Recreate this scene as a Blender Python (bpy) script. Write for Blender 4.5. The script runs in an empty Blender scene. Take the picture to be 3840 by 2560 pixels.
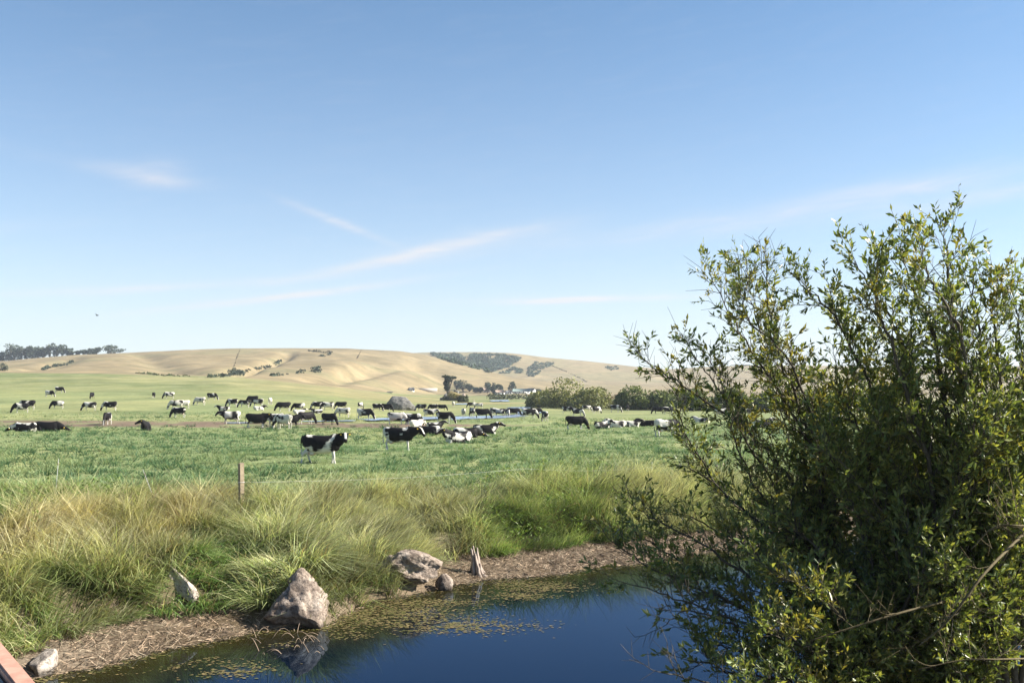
import bpy, bmesh, math, random
import numpy as np
from mathutils import Vector

rng = np.random.default_rng(7)
random.seed(7)
scene = bpy.context.scene
COL = scene.collection

# ------------------------------------------------------------------ camera, sky, sun, exposure
F = 3733.0            # focal length in photograph pixels (35 mm lens)
U0, V0 = 1920.0, 1474.0
CAMZ = 3.4            # eye height above the pasture
cam = bpy.data.cameras.new("camera")
cam.lens = 35.0; cam.sensor_width = 36.0; cam.sensor_fit = 'HORIZONTAL'
cam.shift_y = (V0 - 1280.0) / 3840.0
cam.clip_start = 0.1; cam.clip_end = 20000
camo = bpy.data.objects.new("camera", cam); COL.objects.link(camo)
camo.location = (0, 0, CAMZ); camo.rotation_euler = (math.pi / 2, 0, 0)
scene.camera = camo

SUN_AZ, SUN_EL = math.radians(87), math.radians(33)   # azimuth clockwise from the view direction
world = bpy.data.worlds.new("World"); scene.world = world; world.use_nodes = True
wn, wl = world.node_tree.nodes, world.node_tree.links
wn.clear()
def wnode(t, **k):
    n = wn.new(t)
    for a, b in k.items(): setattr(n, a, b)
    return n
def wm(op, a, b=None, c=None):
    n = wnode('ShaderNodeMath', operation=op)
    for i, s in enumerate((a, b, c)):
        if s is None: continue
        if isinstance(s, (int, float)): n.inputs[i].default_value = s
        else: wl.new(s, n.inputs[i])
    return n.outputs[0]
sky = wnode('ShaderNodeTexSky', sky_type='NISHITA', sun_disc=False)
sky.sun_elevation = SUN_EL; sky.sun_rotation = SUN_AZ
sky.altitude = 0; sky.air_density = .8; sky.dust_density = 0.12; sky.ozone_density = 2.0
tc = wnode('ShaderNodeTexCoord')
sep = wnode('ShaderNodeSeparateXYZ'); wl.new(tc.outputs['Generated'], sep.inputs[0])
az = wm('ARCTAN2', sep.outputs[0], sep.outputs[1]); el = wm('ARCSINE', sep.outputs[2])
def streak(u, v, ang, sl, sw):
    a0 = math.atan((u - U0) / F); e0 = math.atan((V0 - v) / F * math.cos(a0))
    c, s = math.cos(math.radians(ang)), math.sin(math.radians(ang))
    da = wm('SUBTRACT', az, a0); de = wm('SUBTRACT', el, e0)
    p = wm('DIVIDE', wm('ADD', wm('MULTIPLY', da, c), wm('MULTIPLY', de, s)), sl / F)
    q = wm('DIVIDE', wm('SUBTRACT', wm('MULTIPLY', de, c), wm('MULTIPLY', da, s)), sw / F)
    e = wm('ADD', wm('MULTIPLY', p, p), wm('MULTIPLY', q, q))
    return wm('POWER', 2.718, wm('MULTIPLY', e, -1.0))
tot = None
for u, v, ang, sl, sw, amp in [(520, 655, -6, 170, 26, .5), (590, 645, 10, 90, 50, .25), (1260, 830, -20, 180, 15, .55),
        (1500, 965, 13, 330, 20, .75), (1800, 905, 10, 330, 40, .35), (1080, 1110, 8, 430, 13, .6), (560, 1080, 5, 600, 14, .35),
        (2220, 1122, 1, 330, 12, .7), (2060, 1128, 3, 190, 8, .3), (3350, 715, 6, 420, 38, .45), (3700, 740, 7, 420, 26, .4),
        (2700, 840, 6, 600, 40, .3), (-900, 900, 8, 500, 30, .5), (4800, 820, 6, 500, 25, .5), (-500, 420, -8, 300, 24, .4)]:
    t = wm('MULTIPLY', streak(u, v, ang, sl, sw), amp)
    tot = t if tot is None else wm('ADD', tot, t)
comb = wnode('ShaderNodeCombineXYZ')
wl.new(wm('MULTIPLY', az, 9.0), comb.inputs[0])
wl.new(wm('ADD', wm('MULTIPLY', el, 60.0), wm('MULTIPLY', az, -7.0)), comb.inputs[1])
nz = wnode('ShaderNodeTexNoise'); nz.inputs['Scale'].default_value = 1.6; nz.inputs['Detail'].default_value = 6
nz.inputs['Roughness'].default_value = .62; nz.inputs['Distortion'].default_value = .5
wl.new(comb.outputs[0], nz.inputs['Vector'])
cl = wm('MULTIPLY', tot, wm('MULTIPLY_ADD', nz.outputs['Fac'], 1.5, -.1))
veil = wm('MULTIPLY', wm('MAXIMUM', wm('SUBTRACT', nz.outputs['Fac'], .5), 0), .12)
hz_ = wm('DIVIDE', el, .26)
thin = wm('MULTIPLY', wm('POWER', 2.718, wm('MULTIPLY', wm('MULTIPLY', hz_, hz_), -1.0)), .36)   # thin high haze all round the horizon
hl_ = wm('DIVIDE', el, .11)
thin = wm('ADD', thin, wm('MULTIPLY', wm('POWER', 2.718, wm('MULTIPLY', wm('MULTIPLY', hl_, hl_), -1.0)), .35))
cfac = wm('MINIMUM', wm('ADD', wm('ADD', wm('MULTIPLY', cl, .75), veil), thin), .85)
cfac.node.use_clamp = True
mix = wnode('ShaderNodeMix', data_type='RGBA')
tint = wnode('ShaderNodeMix', data_type='RGBA', blend_type='MULTIPLY'); tint.inputs['Factor'].default_value = 1   # clear coastal air
tint.inputs['B'].default_value = (.82, 1.04, 1.08, 1); wl.new(sky.outputs[0], tint.inputs['A'])
wl.new(cfac, mix.inputs['Factor']); wl.new(tint.outputs['Result'], mix.inputs['A'])
mix.inputs['B'].default_value = (5.5, 5.3, 5.35, 1)
bg = wnode('ShaderNodeBackground'); bg.inputs['Strength'].default_value = 0.056
wl.new(mix.outputs['Result'], bg.inputs['Color'])
wout = wnode('ShaderNodeOutputWorld'); wl.new(bg.outputs[0], wout.inputs['Surface'])

sun = bpy.data.lights.new("sun", 'SUN'); sun.energy = 5.0; sun.angle = math.radians(0.53); sun.color = (1.0, .93, .80)
suno = bpy.data.objects.new("sun", sun); COL.objects.link(suno)
sdir = Vector((math.sin(SUN_AZ) * math.cos(SUN_EL), math.cos(SUN_AZ) * math.cos(SUN_EL), math.sin(SUN_EL)))
suno.rotation_euler = sdir.to_track_quat('Z', 'Y').to_euler(); suno.location = (60, 0, 60)
vs = scene.view_settings
vs.view_transform = 'Standard'; vs.look = 'None'; vs.gamma = 1.0; vs.use_curve_mapping = False
vs.exposure = 1.6
scene.render.engine = 'CYCLES'
scene.cycles.use_denoising = True
scene.cycles.max_bounces = 8; scene.cycles.transparent_max_bounces = 8
scene.cycles.diffuse_bounces = 3; scene.cycles.glossy_bounces = 3; scene.cycles.transmission_bounces = 4
scene.cycles.caustics_reflective = False; scene.cycles.caustics_refractive = False

# ------------------------------------------------------------------ helpers
def _h(i, j, k, seed):
    n = (i * 374761393 + j * 668265263 + k * 1274126177 + seed * 974711) & 0xFFFFFFFF
    n = ((n ^ (n >> 13)) * 1274126177) & 0xFFFFFFFF
    return ((n ^ (n >> 16)) & 0xFFFFFF) / float(0xFFFFFF)
def vnoise(x, y, z=0.0, seed=0):
    x, y, z = np.broadcast_arrays(np.asarray(x, float), np.asarray(y, float), np.asarray(z, float))
    i, j, k = (np.floor(a).astype(np.int64) for a in (x, y, z))
    f, g, h = x - i, y - j, z - k
    f, g, h = (a * a * (3 - 2 * a) for a in (f, g, h))
    r = 0
    for a in (0, 1):
        for b in (0, 1):
            for c in (0, 1):
                w = (f if a else 1 - f) * (g if b else 1 - g) * (h if c else 1 - h)
                r = r + w * _h(i + a, j + b, k + c, seed)
    return r
def fbm(x, y, z=0.0, seed=0, octv=4):
    r, a, s = 0, .5, 1.0
    for o in range(octv):
        r = r + a * vnoise(np.asarray(x) * s, np.asarray(y) * s, np.asarray(z) * s, seed + o); a *= .5; s *= 2.03
    return r / (1 - .5 ** octv)
def S(t):
    t = np.clip(t, 0, 1); return t * t * (3 - 2 * t)

def px(u, v, d):
    return np.array([(u - U0) / F * d, d, CAMZ - (v - V0) / F * d])

def mesh_np(name, V, faces, col=None, smooth=False):
    """faces: list of (M,k) int arrays"""
    me = bpy.data.meshes.new(name)
    V = np.asarray(V, np.float32)
    me.vertices.add(len(V)); me.vertices.foreach_set('co', V.ravel())
    li, ls, off = [], [], 0
    for f in faces:
        f = np.asarray(f, np.int32)
        if len(f) == 0: continue
        li.append(f.ravel()); ls.append(off + np.arange(len(f), dtype=np.int32) * f.shape[1]); off += f.size
    li = np.concatenate(li); ls = np.concatenate(ls)
    me.loops.add(len(li)); me.loops.foreach_set('vertex_index', li)
    me.polygons.add(len(ls)); me.polygons.foreach_set('loop_start', ls)
    if smooth: me.polygons.foreach_set('use_smooth', np.ones(len(ls), bool))
    if col is not None:
        a = me.color_attributes.new('Col', 'FLOAT_COLOR', 'POINT')
        c = np.ones((len(V), 4), np.float32); c[:, :3] = col
        a.data.foreach_set('color', c.ravel())
    me.update(calc_edges=True)
    return me

def tag(o, label=None, cat=None, group=None, kind=None):
    if label: o['label'] = label
    if cat: o['category'] = cat
    if group: o['group'] = group
    if kind: o['kind'] = kind
    return o
def link(name, me, mat=None, parent=None):
    o = bpy.data.objects.new(name, me); COL.objects.link(o)
    if mat and not me.materials: me.materials.append(mat)
    if parent: o.parent = parent
    return o
def empty(name, loc=(0, 0, 0), rz=0):
    o = bpy.data.objects.new(name, None); COL.objects.link(o)
    o.location = loc; o.rotation_euler = (0, 0, rz); o.empty_display_size = .3
    return o

class Geo:
    """collects pieces of one mesh"""
    def __init__(s): s.V, s.Q, s.T, s.C, s.n = [], [], [], [], 0
    def add(s, V, Q=None, T=None, C=None):
        V = np.asarray(V, float).reshape(-1, 3)
        if Q is not None and len(Q): s.Q.append(np.asarray(Q) + s.n)
        if T is not None and len(T): s.T.append(np.asarray(T) + s.n)
        if C is not None: s.C.append(np.broadcast_to(np.asarray(C, float), (len(V), 3)))
        s.V.append(V); s.n += len(V)
    def mesh(s, name, smooth=False):
        f = []
        if s.Q: f.append(np.concatenate(s.Q))
        if s.T: f.append(np.concatenate(s.T))
        return mesh_np(name, np.concatenate(s.V), f, np.concatenate(s.C) if s.C else None, smooth)
    def tube(s, P, R, k=6, C=None, cap=True):
        P = np.asarray(P, float); R = np.broadcast_to(np.asarray(R, float), (len(P),))
        T = np.gradient(P, axis=0); T /= np.linalg.norm(T, axis=1)[:, None] + 1e-9
        ref = np.array([0, 0, 1.0]) if abs(T[0, 2]) < .8 else np.array([1.0, 0, 0])
        A = np.cross(T, ref); A /= np.linalg.norm(A, axis=1)[:, None] + 1e-9
        B = np.cross(T, A)
        an = np.arange(k) * 2 * math.pi / k
        V = P[:, None] + R[:, None, None] * (np.cos(an)[None, :, None] * A[:, None] + np.sin(an)[None, :, None] * B[:, None])
        m = len(P); i = np.arange(m - 1)[:, None] * k; j = np.arange(k)[None]; j2 = (j + 1) % k
        Q = np.stack([i + j, i + j2, i + k + j2, i + k + j], -1).reshape(-1, 4)
        V = V.reshape(-1, 3); Tr = None
        if cap:
            V = np.vstack([V, P[0], P[-1]]); jj = np.arange(k); j3 = (jj + 1) % k
            Tr = np.vstack([np.stack([np.full(k, m * k), j3, jj], -1), np.stack([np.full(k, m * k + 1), (m - 1) * k + jj, (m - 1) * k + j3], -1)])
        s.add(V, Q, Tr, C)
    def box(s, c, h, rz=0, C=None):
        x, y, z = h; V = np.array([[a * x, b * y, d * z] for a in (-1, 1) for b in (-1, 1) for d in (-1, 1)], float)
        ca, sa = math.cos(rz), math.sin(rz)
        V = np.stack([V[:, 0] * ca - V[:, 1] * sa, V[:, 0] * sa + V[:, 1] * ca, V[:, 2]], -1) + np.asarray(c)
        s.add(V, [[0, 1, 3, 2], [4, 6, 7, 5], [0, 4, 5, 1], [2, 3, 7, 6], [0, 2, 6, 4], [1, 5, 7, 3]], None, C)

# ------------------------------------------------------------------ materials
def mat(name):
    m = bpy.data.materials.new(name); m.use_nodes = True
    return m, m.node_tree.nodes, m.node_tree.links, m.node_tree.nodes['Principled BSDF']
def noise_col(n, l, scale, detail=5, coord='Object', rough=.6):
    t = n.new('ShaderNodeTexCoord'); z = n.new('ShaderNodeTexNoise')
    z.inputs['Scale'].default_value = scale; z.inputs['Detail'].default_value = detail; z.inputs['Roughness'].default_value = rough
    l.new(t.outputs[coord], z.inputs['Vector']); return z
def ramp(n, l, src, stops):
    r = n.new('ShaderNodeValToRGB'); e = r.color_ramp.elements
    while len(e) < len(stops): e.new(.5)
    for a, (p, c) in zip(e, stops): a.position = p; a.color = (*c, 1)
    l.new(src, r.inputs[0]); return r
def bump(n, l, src, strength, dist, bsdf):
    b = n.new('ShaderNodeBump'); b.inputs['Strength'].default_value = strength; b.inputs['Distance'].default_value = dist
    l.new(src, b.inputs['Height']); l.new(b.outputs[0], bsdf.inputs['Normal']); return b
def simple(name, stops, scale, rough=.8, bs=.4, bd=.02, detail=6, spec=.3):
    m, n, l, b = mat(name); z = noise_col(n, l, scale, detail)
    r = ramp(n, l, z.outputs['Fac'], stops); l.new(r.outputs[0], b.inputs['Base Color'])
    b.inputs['Roughness'].default_value = rough; b.inputs['Specular IOR Level'].default_value = spec
    if bs: bump(n, l, z.outputs['Fac'], bs, bd, b)
    return m
def leafmat(name, trans=.35, spec=0.0, rough=.4, tint=(1.25, 1.2, .6)):
    m = bpy.data.materials.new(name); m.use_nodes = True
    n, l = m.node_tree.nodes, m.node_tree.links; n.clear()
    c = n.new('ShaderNodeVertexColor'); c.layer_name = 'Col'
    d = n.new('ShaderNodeBsdfPrincipled'); d.inputs['Roughness'].default_value = rough; d.inputs['Specular IOR Level'].default_value = spec
    t = n.new('ShaderNodeBsdfTranslucent'); mu = n.new('ShaderNodeMix'); mu.data_type = 'RGBA'; mu.blend_type = 'MULTIPLY'
    mu.inputs['Factor'].default_value = 1; mu.inputs['B'].default_value = (*tint, 1)
    l.new(c.outputs[0], d.inputs['Base Color']); l.new(c.outputs[0], mu.inputs['A']); l.new(mu.outputs['Result'], t.inputs[0])
    x = n.new('ShaderNodeMixShader'); x.inputs[0].default_value = trans
    o = n.new('ShaderNodeOutputMaterial'); l.new(d.outputs[0], x.inputs[1]); l.new(t.outputs[0], x.inputs[2]); l.new(x.outputs[0], o.inputs[0])
    return m
M = {}
M['grass'] = leafmat('grass_blades', .38, .25, .5, (1.15, 1.15, .7))
M['leaf'] = leafmat('willow_leaves', .36, .45, .38, (1.3, 1.25, .5))
M['far_leaf'] = leafmat('distant_foliage', .2, .1, .6)
def vcol_mat(name, rough, spec, nscale, nmix, bs, bd):
    m, n, l, b = mat(name); c = n.new('ShaderNodeVertexColor'); c.layer_name = 'Col'
    z = noise_col(n, l, nscale, 7)
    r = ramp(n, l, z.outputs['Fac'], [(.25, (1 - nmix,) * 3), (.75, (1 + nmix,) * 3)])
    mu = n.new('ShaderNodeMix'); mu.data_type = 'RGBA'; mu.blend_type = 'MULTIPLY'; mu.inputs['Factor'].default_value = 1
    l.new(c.outputs[0], mu.inputs['A']); l.new(r.outputs[0], mu.inputs['B']); l.new(mu.outputs['Result'], b.inputs['Base Color'])
    b.inputs['Roughness'].default_value = rough; b.inputs['Specular IOR Level'].default_value = spec
    if bs: bump(n, l, z.outputs['Fac'], bs, bd, b)
    return m
M['ground'] = vcol_mat('ground_soil_and_turf', .95, .1, 1.7, .3, .5, .08)
def patchy(m, scale, lo, hi):
    """broad uneven growth on top of a material's own colour"""
    n, l = m.node_tree.nodes, m.node_tree.links; b = n['Principled BSDF']; src = b.inputs['Base Color'].links[0].from_socket
    z = noise_col(n, l, scale, 9, rough=.7); z.inputs['Distortion'].default_value = .6
    r = ramp(n, l, z.outputs['Fac'], [(.30, lo), (.50, (1, 1, 1)), (.70, hi)])
    mu = n.new('ShaderNodeMix'); mu.data_type = 'RGBA'; mu.blend_type = 'MULTIPLY'; mu.inputs['Factor'].default_value = 1
    l.new(src, mu.inputs['A']); l.new(r.outputs[0], mu.inputs['B']); l.new(mu.outputs['Result'], b.inputs['Base Color'])
patchy(M['ground'], .07, (.62, .66, .62), (1.28, 1.22, 1.15))
M['cow'] = vcol_mat('cow_hide', .6, .12, 9, .12, .1, .01)
M['litter'] = vcol_mat('dead_reed', .8, .2, 20, .2, 0, 0)
M['bark'] = vcol_mat('willow_bark', .85, .2, 30, .35, .5, .01)

def rockmat(name, a, b_, c, wet=False):
    m, n, l, b = mat(name); z = noise_col(n, l, 3.2, 10, rough=.68)
    z2 = noise_col(n, l, 14, 8, rough=.7)
    r = ramp(n, l, z.outputs['Fac'], [(.32, a), (.5, b_), (.68, c)])
    r2 = ramp(n, l, z2.outputs['Fac'], [(.3, (.22, .20, .19)), (.52, (1.1, 1.08, 1.05))])
    mu = n.new('ShaderNodeMix'); mu.data_type = 'RGBA'; mu.blend_type = 'MULTIPLY'; mu.inputs['Factor'].default_value = 1
    l.new(r.outputs[0], mu.inputs['A']); l.new(r2.outputs[0], mu.inputs['B']); l.new(mu.outputs['Result'], b.inputs['Base Color'])
    b.inputs['Roughness'].default_value = .9; b.inputs['Specular IOR Level'].default_value = .2
    if wet:      # the band the pond keeps wet
        src = b.inputs['Base Color'].links[0].from_socket; ge = n.new('ShaderNodeNewGeometry'); sx = n.new('ShaderNodeSeparateXYZ'); l.new(ge.outputs['Position'], sx.inputs[0])
        mr = n.new('ShaderNodeMapRange'); mr.inputs['From Min'].default_value = -1.46; mr.inputs['From Max'].default_value = -1.36; mr.inputs['To Min'].default_value = .32
        l.new(sx.outputs[2], mr.inputs['Value']); m2 = n.new('ShaderNodeMix'); m2.data_type = 'RGBA'; m2.blend_type = 'MULTIPLY'; m2.inputs['Factor'].default_value = 1
        l.new(src, m2.inputs['A']); l.new(mr.outputs[0], m2.inputs['B']); l.new(m2.outputs['Result'], b.inputs['Base Color'])
    bump(n, l, z2.outputs['Fac'], .8, .06, b); return m
M['rock'] = rockmat('bank_rock', (.09, .07, .06), (.25, .205, .175), (.40, .35, .31), True)
M['rock_grey'] = rockmat('grey_field_rock', (.06, .06, .065), (.15, .15, .15), (.27, .26, .25))
M['rock_pale'] = rockmat('pale_bank_rock', (.16, .14, .13), (.35, .31, .28), (.50, .47, .44), True)

def watermat(name, deep, shore=None):
    """dark water body under a bluish mirror, weighted by Fresnel"""
    m = bpy.data.materials.new(name); m.use_nodes = True; n, l = m.node_tree.nodes, m.node_tree.links; n.clear()
    d = n.new('ShaderNodeBsdfDiffuse'); d.inputs[0].default_value = (*deep, 1)
    if shore:
        c = n.new('ShaderNodeVertexColor'); c.layer_name = 'Col'; l.new(c.outputs[0], d.inputs[0])
    gl = n.new('ShaderNodeBsdfGlossy'); gl.inputs['Roughness'].default_value = .012 if shore else .3
    gl.inputs[0].default_value = (.41, .56, .78, 1) if shore else (.9, .95, 1, 1)
    t = n.new('ShaderNodeTexCoord'); z = n.new('ShaderNodeTexNoise'); z.inputs['Scale'].default_value = 1.6; z.inputs['Detail'].default_value = 3
    l.new(t.outputs['Object'], z.inputs['Vector'])
    bp = n.new('ShaderNodeBump'); bp.inputs['Strength'].default_value = .05; bp.inputs['Distance'].default_value = .02
    l.new(z.outputs['Fac'], bp.inputs['Height']); l.new(bp.outputs[0], gl.inputs['Normal'])
    f = n.new('ShaderNodeFresnel'); f.inputs['IOR'].default_value = 1.33; l.new(bp.outputs[0], f.inputs['Normal'])
    x = n.new('ShaderNodeMixShader'); o = n.new('ShaderNodeOutputMaterial')
    l.new(f.outputs[0], x.inputs[0]); l.new(d.outputs[0], x.inputs[1]); l.new(gl.outputs[0], x.inputs[2]); l.new(x.outputs[0], o.inputs[0])
    return m
M['pond'] = watermat('pond_water', (.01, .015, .015), True)
M['puddle'] = watermat('shallow_water', (.06, .06, .055))

# ------------------------------------------------------------------ terrain height
WZ = -1.5                                   # pond surface
HW = CAMZ - WZ
def onwater(u, v):
    d = F * HW / (v - V0); return ((u - U0) / F * d, d)
LEFT = [(-17, 9.0), (-11.2, 13.5)] + [onwater(*p) for p in [(60, 2552), (330, 2508), (560, 2445), (760, 2410), (930, 2368), (1230, 2345), (1400, 2258),
        (1600, 2210), (1760, 2182), (2000, 2162), (2200, 2128), (2380, 2112), (2560, 2080), (2760, 2055)]] + [(16, 36.5), (34, 42), (70, 48)]
RIGHT = [(70, 30), (34, 24), (16, 19.5), (9, 16), (6.2, 13.2), (4.3, 10.5), (3.3, 7), (2.5, 2), (1.5, -8), (-17, -8)]
POLY = np.array(LEFT + RIGHT)
NL = len(LEFT)
def seg_dist(x, y, P):
    best = np.full(x.shape, 1e9); bx = np.zeros(x.shape)
    for a, b in zip(P[:-1], P[1:]):
        d = b - a; t = np.clip(((x - a[0]) * d[0] + (y - a[1]) * d[1]) / (d @ d), 0, 1)
        qx, qy = a[0] + t * d[0], a[1] + t * d[1]; q = np.hypot(x - qx, y - qy)
        w = q < best; best = np.where(w, q, best); bx = np.where(w, qx, bx)
    return best, bx
def inside(x, y):
    r = np.zeros(x.shape, bool); P = POLY
    for i in range(len(P)):
        (x1, y1), (x2, y2) = P[i], P[(i + 1) % len(P)]
        c = ((y1 > y) != (y2 > y)) & (x < (x2 - x1) * (y - y1) / (y2 - y1 + 1e-12) + x1); r ^= c
    return r
def shore(x, y):
    """signed distance from the left bank's waterline (+ on land), from the right bank's, x of nearest left bank point"""
    x = np.asarray(x, float); y = np.asarray(y, float)
    wx = x + .5 * (fbm(x * .9, y * .9, seed=31) - .5); wy = y + .5 * (fbm(x * .9, y * .9, seed=47) - .5)
    dl, bx = seg_dist(wx, wy, POLY[:NL]); dr, _ = seg_dist(wx, wy, POLY[NL - 1:])
    ins = inside(wx, wy)
    return dl, dr, bx, ins
def mudw(bx): return np.interp(bx, [-12, -9, -7.2, -6, -5.4, -4.6, -3.4, -2.4, -1.2, 1, 4, 8, 20], [.4, .7, 1.5, 1.9, 1.2, .25, .25, .4, 1.6, 2.2, 2.5, 2.2, 1.5])
VB_U = [-3000, 0, 400, 850, 1050, 1300, 1500, 1700, 2200, 3840, 6000]
VB_V = [1396, 1397, 1402, 1413, 1430, 1458, 1476, 1486, 1488, 1490, 1490]
VF_U = [-3000, -600, 0, 250, 450, 700, 900, 1100, 1300, 1500, 1600, 1700, 1800, 1900, 2000, 2150, 2500, 3000, 3840, 6000]
VF_V = [1350, 1362, 1356, 1336, 1325, 1312, 1306, 1305, 1307, 1316, 1331, 1357, 1386, 1411, 1426, 1440, 1446, 1448, 1444, 1440]
BK_U = [-3000, 1000, 1400, 1550, 1600, 1700, 1800, 1900, 1960, 2050, 2200, 2300, 2400, 2500, 2700, 3000, 3300, 3840, 6000]
BK_V = [1400, 1340, 1330, 1322, 1320, 1319, 1319, 1322, 1328, 1340, 1353, 1364, 1376, 1384, 1372, 1368, 1376, 1372, 1360]
YF, YB = 950.0, 1500.0
GUL = [((850, .10), (1085, .66), 34, 5.5), ((690, .12), (520, .7), 60, 3.0), ((1210, .12), (1420, .5), 55, 3.5),
       ((1330, .3), (1560, .55), 50, 3.0), ((80, .2), (280, .55), 50, 3.0), ((1700, .2), (1560, .7), 45, 3.0)]
def uv_of(x, y):
    th = np.clip(np.arctan2(x, y), -1.0, 1.0); r = np.hypot(x, y)
    return U0 + F * np.tan(th), r * np.cos(th)
def H(x, y):
    x = np.asarray(x, float); y = np.asarray(y, float)
    u, yy = uv_of(x, y)
    y0 = np.interp(u, [0, 1250, 1650], [380, 390, 620])
    R = CAMZ - (np.interp(u, VB_U, VB_V) - V0) / F * y0
    s = np.clip((yy - 92) / (y0 - 92), 0, 1)
    z = R * s ** 1.25
    zF = CAMZ - (np.interp(u, VF_U, VF_V) - V0) / F * YF
    t = np.clip((yy - y0) / (YF - y0), 0, 1)
    z = z + (zF - R) * (.35 * t + .65 * S(t)) * (yy > y0)
    hillw = np.sin(np.pi * t) ** .8
    z = z + hillw * (7 * (fbm(x / 160 + 5, y / 210, seed=3) - .5) + 4.5 * (fbm(x / 38, y / 60, seed=5) - .5)) * np.clip((zF - R) / 30, .15, 1)
    for (ua, ta), (ub, tb), w, dep in GUL:
        k = np.clip((t - ta) / (tb - ta), 0, 1); uc = ua + (ub - ua) * k
        z = z - dep * np.exp(-((u - uc) / (w * (1.6 - .8 * k))) ** 2) * S((t - ta + .08) / .12) * S((tb + .15 - t) / .25)
    # behind the first ridge: a valley, then the far hill
    zV = np.minimum(zF, np.where(u > 1500, 9.0, zF - 25))
    t2 = S((yy - YF) / 190); zB = CAMZ - (np.interp(u, BK_U, BK_V) - V0) / F * YB
    z = np.where(yy > YF, zF + (zV - zF) * t2, z)
    t3 = np.clip((yy - 1090) / (YB - 1090), 0, 1)
    e3 = .3 * t3 + .7 * S(t3)
    z = np.where(yy > 1090, zV + (zB - zV) * e3 + 6 * np.sin(np.pi * t3) * (fbm(x / 130, y / 150, seed=9) - .5), z)
    z = np.where(yy > YB, zB - (yy - YB) * .05 + 0 * z, z); z = np.maximum(z, np.where(yy > YB, -40, -1e3))
    # pasture unevenness
    z = z + .10 * (fbm(x / 7, y / 7, seed=1) - .5) * S((yy - 30) / 10) * (yy < 380)
    near = np.hypot(x, y) < 75
    if np.any(near):
        xs, ys = x[near] if x.ndim else x, y[near] if y.ndim else y
        dl, dr, bx, ins = shore(xs, ys)
        m = mudw(bx)
        lump = (fbm(xs * 1.1, ys * 1.1, seed=12) - .5)
        bankl = WZ + .30 * S(dl / m) ** .8 + .62 * S((dl - m) / 1.2) + .58 * S((dl - m - .8) / 6.0)
        bankl = bankl + lump * (.16 + .34 * S((dl - m) / 1.2) * S((12 - dl) / 6))
        bankr = WZ + .55 * S(dr / .9) + .5 * S((dr - .8) / 4) + .45 * S((dr - 6) / 15) + lump * .2
        left_side = dl < dr
        land = np.where(left_side, bankl, bankr)
        bed = WZ - .12 - .9 * S(np.minimum(dl, dr) / 2.5) + lump * .1
        zz = np.where(ins, bed, land)
        if x.ndim: z[near] = z[near] * S((dl - 6) / 8) * left_side * (~ins) + zz
        else: z = zz
    return z
def ray_ground(u, v):
    d = np.arange(12, 78, .12) if v > 1560 else np.zeros(0)
    d = np.concatenate([d, (78 if v > 1450 else 250) * 1.004 ** np.arange(0, 770)])
    P = np.stack([(u - U0) / F * d, d, CAMZ - (v - V0) / F * d], -1); h = H(P[:, 0], P[:, 1])
    hit = np.nonzero(P[:, 2] < h)[0]
    i = max(hit[0], 1) if len(hit) else len(d) - 1
    e0, e1 = P[i - 1, 2] - h[i - 1], P[i, 2] - h[i]
    t = float(np.clip(e0 / (e0 - e1 + 1e-9), 0, 1)); Q = P[i - 1] + (P[i] - P[i - 1]) * t
    return np.array([Q[0], Q[1], h[i - 1] + (h[i] - h[i - 1]) * t])

# ------------------------------------------------------------------ ground sheet
azs = np.radians(np.concatenate([np.arange(-180, -33, 3.5), np.arange(-33, 33, .2), np.arange(33, 180, 3.5)]))
rr = np.concatenate([[.6], np.arange(2, 13, .6), np.arange(13, 42, .16), 42 * 1.0165 ** np.arange(0, 227), np.geomspace(1750, 9000, 14)])
Rg, Ag = np.meshgrid(rr, azs, indexing='ij')
X, Y = Rg * np.sin(Ag), Rg * np.cos(Ag)
Z = H(X.ravel(), Y.ravel()).reshape(X.shape)
nr, na = X.shape
i = np.arange(nr - 1)[:, None] * na; j = np.arange(na)[None]; j2 = (j + 1) % na
Qg = np.stack([i + j, i + na + j, i + na + j2, i + j2], -1).reshape(-1, 4)
xr, yr, zr = X.ravel(), Y.ravel(), Z.ravel()
ug, yg = uv_of(xr, yr)
c_field = np.array([.17, .20, .09]); c_field2 = np.array([.22, .23, .105]); c_dry = np.array([.23, .20, .10])
n1 = fbm(xr / 14, yr / 30, seed=21)[:, None]; n2 = fbm(xr / 60, yr / 60, seed=22)[:, None]; n3 = fbm(xr / 3, yr / 3, seed=23)[:, None]
gc = c_field + (c_field2 - c_field) * S((n1 - .35) / .3)
far = S((yg - 130) / 160)[:, None]
gc = gc * (1 - far) + far * (np.array([.185, .192, .088]) + np.array([.05, .03, .02]) * (n2 - .5) * 4 + (n3 - .5) * .05 + (fbm(xr / 5, yr / 12, seed=29)[:, None] - .5) * np.array([.16, .13, .07]))
dry = S((n2 - .45) / .15) * S((yg - 200)[:, None] / 120) * S((ug - 700)[:, None] / 700)
gc = gc * (1 - .6 * dry) + c_dry * .6 * dry
# tan hills
y0g = np.interp(ug, [0, 1250, 1650], [380, 390, 620])
hill = S(((yg - y0g) + 60 * (fbm(xr / 60, yr / 60, seed=25) - .5)) / 18)[:, None]
c_tan = np.array([.222, .178, .104])
nh = fbm(xr / 70, yr / 45, seed=26, octv=5)[:, None]; nh2 = fbm(xr / 16, yr / 12, seed=27)[:, None]
tan = c_tan + np.array([.09, .07, .045]) * (nh - .5) * 1.6 + (nh2 - .5) * np.array([.11, .09, .06])
tan = tan * (1 - .5 * S((nh - .53) / .12)) + .5 * S((nh - .53) / .12) * np.array([.15, .145, .075])
gc = gc * (1 - hill) + tan * hill
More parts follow.
